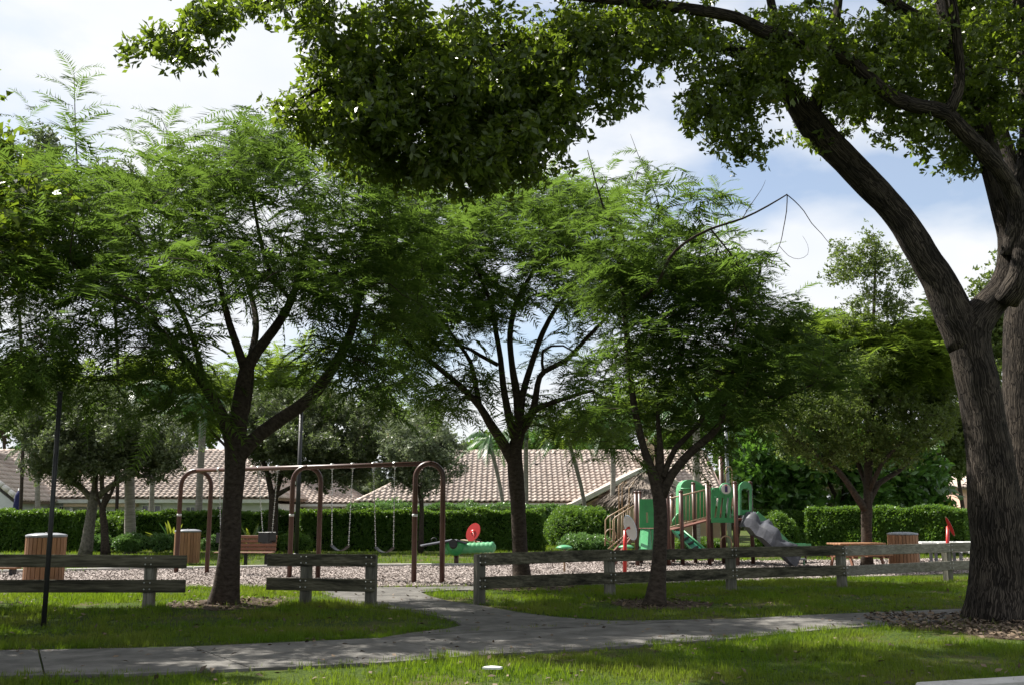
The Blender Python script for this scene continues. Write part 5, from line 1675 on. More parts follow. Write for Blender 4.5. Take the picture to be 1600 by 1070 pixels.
simple_tree('slender dark oak trunk standing right beside the pale forked oak', 165, 38.0,
    [[(165, 865, 38, .17), (163, 820, 38, .13), (160, 795, 38, .12), (168, 770, 38, .09)],
     [(160, 796, 38, .07), (152, 775, 38, .05), (150, 740, 38, .04)],
     [(163, 790, 38, .07), (178, 760, 38, .06), (186, 720, 38, .04)]],
    [(165, 700, 37.6, 60, 35, 1.4), (190, 680, 38, 50, 40, 1.4)], 90, 14, .28, 'oak', bark='bark_small', seed=22, group=G1)
simple_tree('dark oak with several stems behind the middle of the swing set', 425, 42,
    [[(425, 860, 42, .24), (427, 800, 42, .2), (428, 770, 42, .18)],
     [(427, 790, 42, .15), (418, 740, 42, .11), (400, 690, 42, .07)],
     [(428, 785, 42, .14), (440, 740, 42, .1), (470, 690, 42, .07)],
     [(428, 775, 42, .12), (455, 760, 42, .08), (500, 735, 42, .06)]],
    [(440, 690, 42, 80, 55, 2.4), (520, 690, 42, 70, 55, 2), (570, 690, 42.5, 45, 60, 1.6), (480, 640, 43, 110, 35, 2), (400, 660, 42, 60, 40, 1.8), (500, 745, 42, 70, 25, 1.2)], 480, 16, .32, 'oak', bark='bark_small', seed=23, group=G1)
simple_tree('small pale green oak with a thin trunk behind the right swing arch', 657, 41,
    [[(657, 865, 41, .12), (659, 800, 41, .09), (657, 760, 41, .08)],
     [(658, 790, 41, .06), (650, 750, 41, .05), (630, 700, 41, .04)],
     [(658, 775, 41, .06), (668, 730, 41, .05), (690, 690, 41, .03)]],
    [(650, 690, 41, 65, 48, 2), (690, 710, 41, 45, 40, 1.5), (620, 725, 41, 35, 35, 1.3), (660, 750, 41, 40, 22, 1.2)], 260, 15, .26, 'pale_leaf', bark='bark_small', seed=24, group=G1)
# right oak with its tall leader
simple_tree('olive green oak with spreading limbs and a tall thin leader behind the right fence', 1355, 30.2,
    [[(1355, 887, 30.2, .18), (1354, 840, 30.2, .16), (1354, 800, 30.2, .165), (1356, 780, 30.2, .13), (1357, 720, 30.2, .12), (1360, 640, 30.2, .09), (1362, 560, 30.2, .07), (1366, 470, 30.2, .045), (1368, 385, 30.2, .02)],
     [(1354, 800, 30.2, .12), (1335, 770, 30, .1), (1310, 735, 29.8, .08), (1275, 708, 29.6, .07), (1235, 680, 29.5, .05), (1200, 650, 29.5, .03)],
     [(1355, 792, 30.2, .11), (1372, 755, 30.4, .09), (1405, 735, 30.6, .07), (1430, 700, 30.8, .06), (1450, 640, 31, .04)],
     [(1357, 770, 30.2, .09), (1340, 720, 30.8, .07), (1310, 660, 31.2, .04)],
     [(1357, 770, 30.2, .08), (1380, 720, 29.6, .06), (1420, 680, 29.2, .04)]],
    [(1240, 640, 29.6, 80, 50, 1.8), (1330, 640, 30.2, 90, 60, 2.2), (1430, 650, 30.5, 70, 55, 1.8), (1290, 700, 30, 70, 30, 1.4), (1400, 700, 30, 60, 28, 1.3), (1365, 570, 30.2, 80, 40, 1.6, .5), (1475, 620, 31, 35, 60, 1.2),
     (1362, 405, 30.2, 62, 42, 1.4, .42), (1325, 420, 30.2, 45, 42, 1.1, .36), (1410, 440, 30.2, 50, 42, 1.1, .4), (1366, 490, 30.2, 70, 42, 1.2, .42)], 680, 13, .22, 'oak_y', bark='bark_small', seed=25, group=G1)

G2 = 'trees beyond the park edge'
def bg_tree(label, px, d, ytop, ybot, rx, mat, seed, n_tips=150, per=14, size=.5, variants=None, group=G2, bark='bark_small'):
    ym = (ytop + ybot) / 2; ry = (ybot - ytop) / 2
    R = rx / PXM(d)
    tr = .08 if d < 50 and ytop < 300 else .12
    skel = [[(px, 860, d, tr), (px + 6, (ybot + 860) / 2 if ybot < 800 else ybot, d, tr), (px - 4, ybot - ry * .4, d, tr * .9), (px + 3, ym, d, tr * .8)],
            [(px, ybot - ry * .3, d, .12), (px - rx * .4, ym, d, .07)], [(px, ybot - ry * .4, d, .12), (px + rx * .45, ym - ry * .1, d, .07)]]
    r = random.Random(seed)
    bl = []
    for k in range(8):
        bl.append((px + r.uniform(-.55, .55) * rx, ym + r.uniform(-.5, .55) * ry, d + r.uniform(-.4, .4) * R, rx * r.uniform(.35, .55), ry * r.uniform(.35, .55), R * .5))
    return simple_tree(label, px, d, skel, bl, n_tips, per * .78, size * 1.1, mat, bark=bark, seed=seed, group=group, variants=variants or ROS_FAR, name='background_tree', spread=.8)
# big glossy tree mass behind the play tower's right side
bg_tree('glossy dark broad leaved tree behind the rock climber', 1225, 47, 655, 835, 80, 'glossy', 31, 200, 12, .58, ROS_BIG, bark='bark_small')
bg_tree('glossy dark broad leaved tree behind the right oak trunk', 1320, 48, 640, 835, 80, 'glossy', 32, 180, 12, .62, ROS_BIG)
bg_tree('dark dense tree above the right end of the clipped hedge', 1415, 50, 630, 835, 85, 'glossy', 33, 200, 12, .55, ROS_BIG)
bg_tree('dense dark tree close to the left of the big right trunk', 1500, 60, 600, 760, 60, 'oak_y', 34, 190, 13, .5)
bg_tree('olive tree showing above the feathery branches at the right', 1255, 55, 478, 640, 70, 'oak', 35, 230, 14, .42)
bg_tree('tall olive tree framed in the fork of the big right trunk', 1555, 48, 385, 620, 55, 'oak_y', 36, 240, 13, .36)
bg_tree('pale green tree left of the big trunk, above the yellow feathery tree', 1460, 58, 500, 660, 60, 'oak', 37, 220, 13, .42)
bg_tree('tree behind the tall leader of the right oak', 1345, 62, 505, 680, 70, 'oak_y', 38, 220, 13, .5)
bg_tree('dark tree filling the gap behind the play tower', 1150, 66, 600, 760, 65, 'hedge', 39, 200, 13, .55)
bg_tree('low green tree line piece just left of the lamp head', 1055, 74, 650, 740, 60, 'hedge', 40, 150, 13, .6)
bg_tree('low green tree behind the leaning palm at the end of the roof', 945, 76, 655, 730, 60, 'hedge', 41, 140, 13, .6)
bg_tree('low green tree behind the ridge of the central roof', 850, 80, 668, 730, 60, 'hedge', 42, 120, 13, .6)
bg_tree('low green tree behind the left end of the central roof', 745, 80, 672, 730, 50, 'hedge', 43, 110, 13, .6)
bg_tree('dark tree behind the pale green oak', 640, 72, 615, 780, 60, 'oak', 44, 170, 13, .55)
bg_tree('dark tree over the small white house', 540, 74, 570, 770, 75, 'oak', 45, 200, 13, .6)
bg_tree('dark tree behind the right limb of the left feathery tree', 440, 72, 560, 760, 75, 'oak', 46, 190, 13, .6)
bg_tree('green tree over the middle of the left house', 330, 74, 580, 700, 65, 'hedge', 47, 180, 13, .6)
bg_tree('green tree rising over the left house behind the thick palm', 215, 74, 570, 700, 65, 'hedge', 48, 180, 13, .6)
bg_tree('green tree behind the forked oak', 110, 72, 560, 710, 65, 'oak_y', 49, 190, 13, .6)
bg_tree('green tree at the far left over the gable', 10, 70, 540, 720, 65, 'hedge', 50, 200, 13, .6)
bg_tree('tall dark tree at the left edge of the view', -70, 55, 450, 740, 80, 'hedge', 51, 260, 13, .5)
bg_tree('tall grey green oak peeping over the left feathery crown', 30, 47, 185, 420, 70, 'oak', 52, 260, 13, .34)
bg_tree('thin topped oak peeping between the two feathery sprouts', 180, 48, 215, 420, 45, 'oak', 53, 160, 13, .32)

def mid_feather(label, px, d, blobs, n, seed, mat='poin_y'):
    b = Vector((X(px, d), d, 0))
    rt, tt, dd_ = make_tree('feathery_tree', label, 'tree', b, [[(px, 870, d, .14), (px + 2, 760, d, .12), (px - 3, 690, d, .1), (px, 640, d, .07), (px + 4, 590, d, .04)],
        [(px, 700, d, .07), (px - 50, 650, d - .5, .05), (px - 90, 620, d - .5, .03)], [(px, 690, d, .07), (px + 50, 650, d + .5, .05), (px + 90, 620, d + .5, .03)]],
        blobs, n, M['bark_small'], None, twig_r=.01, sides=9, flare=.3, seed=seed)
    foliage(rt, tt, dd_, FROND, 8, 1.15, M[mat], spread=.6, up=.3, seed=seed, flat=.4)
mid_feather('light green feathery tree hidden behind the left feathery trunk', 356, 49, [(330, 620, 49, 110, 50, 2.2), (450, 590, 49, 80, 60, 2), (240, 600, 49, 70, 50, 2), (420, 660, 49, 50, 25, 1, .5), (90, 600, 49, 90, 40, 2)], 260, 91)
mid_feather('light green feathery tree hidden behind the slender feathery trunk', 1028, 50, [(980, 640, 50, 70, 45, 2), (1080, 630, 50, 80, 45, 2), (1160, 600, 50, 70, 45, 2), (1190, 660, 50, 55, 30, 1.6), (900, 660, 50, 50, 25, 1.5, .6)], 240, 92)
# far tree line closing the park, one leafy mass
n = 9000
tx = rng.random(n) * 190 - 95
ty = 96 + rng.random(n) * 8
tops = np.array([5.2 + 2.4 * mnoise.noise(Vector((x * .11, 0, 3))) + 1.2 * mnoise.noise(Vector((x * .5, 2, 3))) for x in tx])
tz = tops * rng.random(n) ** .6
V, Q, rn = scatter(ROS_FAR, np.column_stack([tx, ty, tz]), rng.normal(size=(n, 3)), rng.normal(size=(n, 3)), 1.4 + .9 * rng.random(n))
np_mesh('distant_trees', V, Q, rn, M['oak'], None, 'stuff')

# ================================================================== FEATHERY TREES
GP = 'feathery leaved trees along the fence'
def leaf_pods(root, spots, d):
    r = random.Random(3)
    for x, y in spots:
        a = P(x, y - 18, d); q = [a]
        for k in range(1, 6):
            q.append(P(x + 5 * math.sin(k * .7) * (1 if x % 2 else -1), y - 18 + k * 8, d))
        m_ = MB(); m_.tube(q, [.012, .024, .028, .028, .022, .006], 6); m_.build('seed_pod', M['pod'], root)
# A, left
baseA = G(352, 943)
rootA, tA, dA = make_tree('feathery_tree', 'thick leaning feathery leaved tree in front of the swing set', 'tree', baseA, [
    [(352, 943, 18, 0.2376), (358, 870, 18, 0.1892), (362, 800, 18, 0.176), (367, 740, 18, 0.176), (368, 700, 18, 0.1848), (372, 660, 18, 0.1672), (378, 615, 18, 0.1452), (384, 580, 18, 0.1232), (402, 548, 18, 0.1012), (428, 515, 18.2, 0.088), (455, 470, 18.4, 0.0704), (468, 420, 18.5, 0.0528), (480, 370, 18.6, 0.0396)],
    [(366, 705, 18, 0.132), (348, 650, 17.8, 0.1056), (322, 605, 17.6, 0.088), (300, 575, 17.4, 0.0748), (270, 540, 17, 0.0616), (235, 500, 16.7, 0.0484), (180, 450, 16.4, 0.0352), (100, 400, 16.2, 0.0264)],
    [(368, 720, 18, 0.1496), (392, 690, 18, 0.132), (430, 660, 18, 0.1232), (480, 625, 18, 0.1144), (520, 575, 18.1, 0.0968), (548, 520, 18.3, 0.0836), (560, 470, 18.5, 0.0704), (575, 410, 18.8, 0.0484), (590, 350, 19, 0.0352)],
    [(384, 582, 18, 0.088), (372, 545, 17.8, 0.0748), (358, 505, 17.6, 0.0616), (345, 450, 17.5, 0.044), (330, 380, 17.4, 0.0308)],
    [(318, 602, 17.6, 0.0704), (310, 560, 17.8, 0.0528), (290, 500, 18.2, 0.044), (250, 430, 18.6, 0.0352), (210, 350, 19, 0.0264)],
    [(368, 660, 18.05, 0.132), (382, 640, 18.1, 0.1056), (388, 600, 18.3, 0.0968), (392, 560, 18.8, 0.0792), (400, 500, 19.6, 0.0616), (380, 420, 20.4, 0.044)],
    [(455, 470, 18.4, 0.044), (420, 420, 18, 0.0396), (400, 340, 18, 0.0308), (390, 270, 18, 0.0176)],
    [(190, 455, 16.4, 0.0264), (130, 340, 17, 0.022), (120, 245, 17.2, 0.01408), (117, 170, 17.2, 0.00792), (116, 118, 17.2, 0.00528)],
    [(210, 350, 19, 0.0176), (245, 290, 18.5, 0.01232), (270, 240, 18.2, 0.0088), (252, 185, 18, 0.00528)],
    ],
    [(40, 300, 17.5, 110, 70, 2.6), (160, 310, 18, 110, 75, 2.8), (320, 290, 18.5, 120, 80, 2.8), (420, 240, 18.5, 95, 62, 2.3), (510, 300, 18.5, 110, 90, 2.6), (610, 340, 18.5, 70, 90, 2.2),
     (40, 420, 17, 120, 75, 2.5), (190, 430, 17, 130, 75, 2.8), (350, 410, 17.5, 120, 75, 2.6), (510, 430, 18, 110, 70, 2.4), (620, 470, 18.5, 60, 80, 2),
     (110, 540, 16.4, 120, 55, 2), (255, 540, 16.6, 75, 50, 1.6), (40, 590, 17, 80, 40, 1.8), (550, 560, 17, 70, 50, 1.4), (600, 600, 17, 50, 40, 1.2), (245, 620, 16.6, 70, 38, 1.0, .9), (470, 560, 19.6, 60, 60, 1.4, .6), (150, 620, 17.2, 80, 30, 1.2, .8),
     (440, 690, 19.2, 20, 18, .5, .5), (330, 650, 17.0, 30, 25, .6, .6)],
    760, M['bark_small'], GP, twig_r=.007, sides=14, flare=.55, lump=.07, step=.22, seed=71, deep=1.6)
foliage(rootA, tA, dA, FROND + FROND_DROOP, 6, .62, M['poin'], spread=.6, up=.3, seed=5, named=240, flat=.4)
# the two light sprouts that stand against the sky: every frond its own part
def sprout(root, pts, n, L, mat, seed):
    r = random.Random(seed)
    for k in range(n):
        t_ = (k + .5) / n
        i = min(int(t_ * (len(pts) - 1)), len(pts) - 2); f = t_ * (len(pts) - 1) - i
        p = pts[i].lerp(pts[i + 1], f)
        a = k * 2.4
        v, q = FROND_FINE[k % 5]
        s = L * (1.05 - .45 * t_)
        D = np.array([[math.cos(a), math.sin(a) * .7, .55 + .5 * t_]])
        V, Q, rn = scatter([(v, q)], np.array([tuple(p)]), D, np.array([[0, 0, 1.]]), np.array([s]))
        np_mesh('frond', V, Q, rn, mat, root)
sprout(rootA, [P(119, 250, 17.2), P(117, 180, 17.2), P(115, 112, 17.2)], 17, .85, M['poin'], 1)
sprout(rootA, [P(285, 270, 18), P(268, 225, 18), P(252, 180, 18)], 15, .85, M['poin'], 2)
sprout(rootA, [P(48, 250, 17.2), P(46, 200, 17.2), P(44, 160, 17.2)], 8, .6, M['poin'], 3)
sprout(rootA, [P(215, 260, 18), P(205, 220, 18), P(200, 190, 18)], 7, .5, M['poin'], 3)
# B, centre
baseB = G(818, 911)
rootB, tB, dB = make_tree('feathery_tree', 'upright many limbed feathery leaved tree at the centre behind the fence', 'tree', baseB, [
    [(818, 911, 23.6, 0.2138), (813, 870, 23.6, 0.1822), (810, 800, 23.6, 0.1822), (806, 740, 23.6, 0.1901), (804, 700, 23.6, 0.1901), (812, 675, 23.6, 0.1346), (808, 620, 23.6, 0.103), (800, 570, 23.6, 0.0792), (797, 520, 23.8, 0.07128), (808, 470, 24, 0.06336), (830, 430, 24, 0.04752), (860, 370, 24.2, 0.03168)],
    [(802, 720, 23.6, 0.1505), (785, 690, 23.5, 0.1267), (765, 660, 23.4, 0.103), (750, 635, 23.2, 0.08712), (722, 605, 23, 0.07128), (680, 570, 22.6, 0.0594), (640, 540, 22.4, 0.04752), (600, 500, 22, 0.03168)],
    [(750, 637, 23.2, 0.07128), (743, 600, 23.3, 0.0594), (735, 565, 23.4, 0.05148), (715, 535, 23.6, 0.0396), (680, 490, 24, 0.02772)],
    [(806, 690, 23.6, 0.1109), (796, 655, 23.6, 0.09504), (786, 600, 23.6, 0.0792), (782, 560, 23.7, 0.07128), (775, 520, 23.8, 0.06336), (765, 470, 24, 0.04752), (740, 410, 24, 0.03168)],
    [(812, 670, 23.6, 0.103), (816, 620, 23.6, 0.08712), (830, 570, 23.5, 0.07524), (848, 520, 23.4, 0.06336), (870, 480, 23.4, 0.05148), (895, 450, 23.4, 0.0396), (910, 400, 23.6, 0.03168)],
    [(813, 675, 23.6, 0.103), (832, 645, 23.5, 0.08712), (840, 600, 23.4, 0.07128), (850, 580, 23.3, 0.06336), (885, 562, 23.2, 0.05544), (915, 530, 23, 0.04752), (950, 495, 22.8, 0.03564)],
    [(814, 660, 23.6, 0.0792), (845, 635, 23.4, 0.06336), (890, 620, 23.2, 0.05148), (925, 610, 23.2, 0.0396), (945, 624, 23, 0.03168)],
    [(778, 570, 23.7, 0.05544), (750, 555, 23.8, 0.04752), (720, 540, 24, 0.03564), (670, 540, 24.4, 0.02376)],
    [(850, 585, 23.4, 0.0396), (848, 548, 23.6, 0.03168), (880, 540, 23.8, 0.02376), (910, 560, 23.8, 0.01584)]],
    [(640, 420, 23.5, 90, 80, 2.8), (720, 370, 24, 100, 90, 3), (820, 340, 24, 100, 85, 3), (900, 350, 24, 90, 80, 2.6), (680, 500, 23.5, 80, 50, 2), (760, 470, 24.5, 80, 45, 2.2), (860, 440, 24.5, 70, 50, 2, .8), (940, 470, 23.5, 60, 70, 2.2),
     (640, 560, 23, 75, 45, 1.8), (700, 620, 23.5, 50, 32, 1.2, .8), (920, 590, 23.5, 60, 34, 1.5, .9), (880, 655, 23.8, 70, 26, 1.4, 1), (940, 660, 24, 50, 34, 1.2), (745, 600, 24, 45, 32, 1, .8), (840, 640, 24.5, 50, 30, 1.2, .7), (640, 300, 24, 70, 60, 2), (840, 560, 24.5, 50, 40, 1.2, .4), (650, 620, 24, 50, 30, 1.2, .7)],
    720, M['bark_small'], GP, twig_r=.008, sides=14, flare=.5, lump=.07, step=.25, seed=72, deep=1.6)
foliage(rootB, tB, dB, FROND, 5, .72, M['poin'], spread=.6, up=.3, seed=6, named=200, flat=.38)
# C, right of centre
baseC = G(1024, 946)
rootC, tC, dC = make_tree('feathery_tree', 'slender feathery leaved tree before the fence with a long bare bent branch', 'tree', baseC, [
    [(1024, 946, 18, 0.1638), (1030, 880, 18, 0.1287), (1032, 820, 18, 0.1209), (1030, 775, 18, 0.1209), (1018, 735, 18, 0.0897), (1006, 700, 18, 0.0663), (994, 650, 18, 0.0624), (985, 590, 18, 0.0585), (980, 530, 18, 0.0546), (975, 480, 18, 0.0468), (970, 420, 18.1, 0.039), (955, 360, 18.2, 0.0273), (935, 300, 18.2, 0.0156), (918, 235, 18.2, 0.00624)],
    [(1030, 790, 18, 0.1014), (1030, 740, 18.1, 0.0936), (1032, 700, 18.1, 0.0546), (1028, 650, 18.4, 0.039), (1035, 600, 18.7, 0.0351), (1055, 560, 19, 0.0273), (1090, 500, 19, 0.0234)],
    [(1034, 775, 18, 0.0936), (1050, 740, 18, 0.0819), (1080, 705, 17.9, 0.0741), (1110, 680, 17.8, 0.0663), (1128, 655, 17.8, 0.0546), (1133, 620, 17.8, 0.0468), (1140, 590, 17.8, 0.039), (1165, 545, 17.8, 0.0273)],
    [(1036, 745, 18, 0.0546), (1055, 700, 18.2, 0.0507), (1090, 665, 18.3, 0.0468), (1098, 640, 18.3, 0.0429), (1080, 610, 18.4, 0.039), (1062, 580, 18.4, 0.0351), (1070, 530, 18.2, 0.0234)],
    [(1060, 575, 18.4, 0.0351), (1110, 575, 18, 0.0351), (1150, 595, 17.8, 0.0312), (1190, 610, 17.6, 0.0273), (1215, 622, 17.5, 0.0195), (1270, 600, 17.4, 0.0156)],
    [(976, 492, 18, 0.039), (1000, 470, 17.2, 0.0351), (1030, 440, 16.6, 0.0312), (1045, 405, 16.3, 0.02808), (1070, 380, 16.2, 0.02496), (1110, 358, 16.2, 0.02106), (1160, 342, 16.2, 0.01716), (1200, 322, 16.2, 0.01404), (1230, 304, 16.2, 0.01092)],
    [(1110, 358, 16.2, 0.0156), (1128, 380, 16.2, 0.01404), (1150, 410, 16.3, 0.01248), (1165, 450, 16.6, 0.01092), (1200, 500, 17.2, 0.00936)],
    [(1230, 305, 16.2, 0.009), (1241, 314, 16.2, .0085), (1256, 330, 16.25, 0.0075), (1268, 349, 16.3, .0068), (1284, 366, 16.3, 0.0055), (1296, 381, 16.2, .0045), (1312, 393, 16.2, 0.003)],
    [(1230, 305, 16.2, 0.009), (1229, 330, 16.2, .008), (1224, 358, 16.15, .0072), (1220, 378, 16.1, .006), (1211, 400, 16.1, .005), (1203, 418, 16.1, .0035)],
    [(1218, 385, 16.1, .005), (1232, 400, 16, .004), (1248, 405, 15.9, .0035), (1262, 398, 15.9, .003), (1262, 383, 15.9, .0025), (1254, 369, 15.9, .002)],
    [(1160, 342, 16.2, .008), (1172, 322, 16.3, .006), (1190, 296, 16.4, .004), (1196, 282, 16.4, .002)],
    [(1000, 470, 17.8, 0.0234), (1010, 430, 18.3, 0.0156), (1030, 330, 18.6, 0.01092), (1000, 250, 18.6, 0.00624), (985, 210, 18.6, 0.00312)]],
    [(980, 370, 18.5, 80, 50, 2, .7), (1060, 365, 18.5, 80, 45, 2, .6), (960, 430, 18.5, 70, 60, 2), (1050, 430, 18.5, 90, 50, 2.2), (1130, 430, 18.5, 80, 50, 2), (1180, 500, 18, 90, 50, 2), (1080, 520, 18.5, 120, 55, 2.4),
     (1240, 550, 17.8, 90, 48, 1.8), (1000, 560, 18.5, 90, 55, 2), (1120, 600, 18, 110, 45, 2), (1280, 585, 17.6, 50, 34, 1.2), (970, 280, 18.5, 60, 28, 1.2, .5), (1110, 330, 18.2, 50, 30, 1, .5), (960, 640, 18.6, 55, 38, 1.2, .9),
     (1160, 645, 18, 75, 30, 1.3, .8), (975, 715, 18, 26, 30, .5, 1.1), (1080, 650, 19, 60, 34, 1, .7), (1125, 700, 19, 40, 16, .8, .4), (1030, 690, 19, 40, 24, .8, .6)],
    430, M['bark_small'], GP, twig_r=.006, sides=14, flare=.7, lump=.07, step=.22, seed=73, deep=1.3)
foliage(rootC, tC, dC, FROND, 6, .60, M['poin'], spread=.6, up=.3, seed=7, named=220, flat=.38)
leaf_pods(rootC, [(1183, 420), (1190, 455), (1150, 430), (1141, 490), (1143, 510), (1045, 445), (1122, 405)], 17.6)
sprout(rootC, [P(1000, 320, 18.6), P(1010, 290, 18.6), P(1020, 262, 18.6)], 10, .7, M['poin'], 5)
sprout(rootC, [P(1110, 350, 18.2), P(1120, 320, 18.2), P(1125, 290, 18.2)], 9, .6, M['poin_y'], 6)
sprout(rootC, [P(1180, 440, 17.8), P(1195, 410, 17.8), P(1200, 380, 17.8)], 7, .5, M['poin_y'], 7)
# yellow green one further right
baseE = Vector((X(1357, 34), 34, 0))
rootE, tE, dE = make_tree('feathery_tree', 'bright yellow green feathery tree behind the right oak', 'tree', baseE, [
    [(1357, 870, 34, .11), (1357, 780, 34, .10), (1360, 680, 34, .09), (1352, 610, 33, .08), (1380, 570, 32, .06), (1420, 545, 31, .045), (1460, 520, 30.5, .03)],
    [(1354, 612, 33, .06), (1330, 580, 32.5, .05), (1290, 560, 32, .03)],
    [(1372, 590, 32.5, .05), (1420, 585, 31.5, .04), (1480, 600, 31, .03)]],
    [(1420, 540, 31, 65, 30, 2), (1460, 560, 31, 45, 35, 1.8), (1400, 580, 31, 60, 22, 1.8), (1340, 545, 32, 55, 28, 1.6), (1300, 520, 32, 40, 25, 1.5), (1470, 510, 31, 30, 22, 1.2)],
    330, M['bark_small'], GP, twig_r=.01, sides=10, flare=.3, seed=74)
foliage(rootE, tE, dE, FROND, 10, .85, M['poin_y'], spread=.6, up=.35, seed=8, flat=.5)

# ================================================================== BIG TREE AND ITS CANOPY
def off_tree(label, x, y, seed, n=420, rad=4.6):
    """roadside tree of the same row, left of the frame: it throws dappled shade over the walk"""
    root = thing('broadleaf_tree', label, 'tree', (x, y, 0))
    r = np.random.default_rng(seed)
    b = Vector((x, y, 0))
    m_ = MB(); pp, rr = smooth_path([b - Vector((0, 0, .1)), b + Vector((.1, 0, 1.5)), b + Vector((0, .1, 3.2)), b + Vector((.2, 0, 6))], [.34, .27, .24, .1], .25)
    m_.tube(pp, rr, 16, flare=.4, flare_h=.4, lump=.1, seed=seed); m_.build('trunk', M['bark'], root, fix=False)
    tw = MB(); tips, dirs = [], []
    for k in range(7):
        a = 6.283 * k / 7 + r.uniform(-.3, .3)
        e = b + Vector((math.cos(a) * rad * .7, math.sin(a) * rad * .7, r.uniform(5.5, 8.5)))
        pp, rr = smooth_path([b + Vector((0, 0, 2.9)), b.lerp(e, .45) + Vector((0, 0, 2.2)), e], [.16, .09, .03], .4)
        m_ = MB(); m_.tube(pp, rr, 8, lump=.08, seed=seed + k); m_.build('limb', M['bark'], root, fix=False)
        for j in range(n // 7):
            v = r.normal(size=3); v /= np.linalg.norm(v); v *= r.random() ** .4
            q = e + Vector((v[0] * rad * .5, v[1] * rad * .5, v[2] * 1.6))
            c = pp[int(len(pp) * r.uniform(.5, .99))]
            tw.tube([c, (c + q) / 2 + Vector((0, 0, .2)), q], [.018, .012, .005], 4, cap=False)
            tips.append(q); dirs.append((q - c).normalized())
    o_ = tw.build('branches', M['bark'], root, fix=False); o_['kind'] = 'stuff'
    foliage(root, tips, dirs, ROS_FAR, 11, .36, M['broad'], spread=.45, up=.1, seed=seed, flat=1.0)
off_tree('roadside tree standing outside the left edge, shading the walk', -12.7, 15.6, 81, 800, 4.8)
off_tree('roadside tree nearest the viewer, outside the left edge', -12.2, 9.8, 83, 700, 4.8)
off_tree('roadside tree farther left by the fence, outside the view', -19.0, 17.5, 82)
baseD = G(1556, 968)
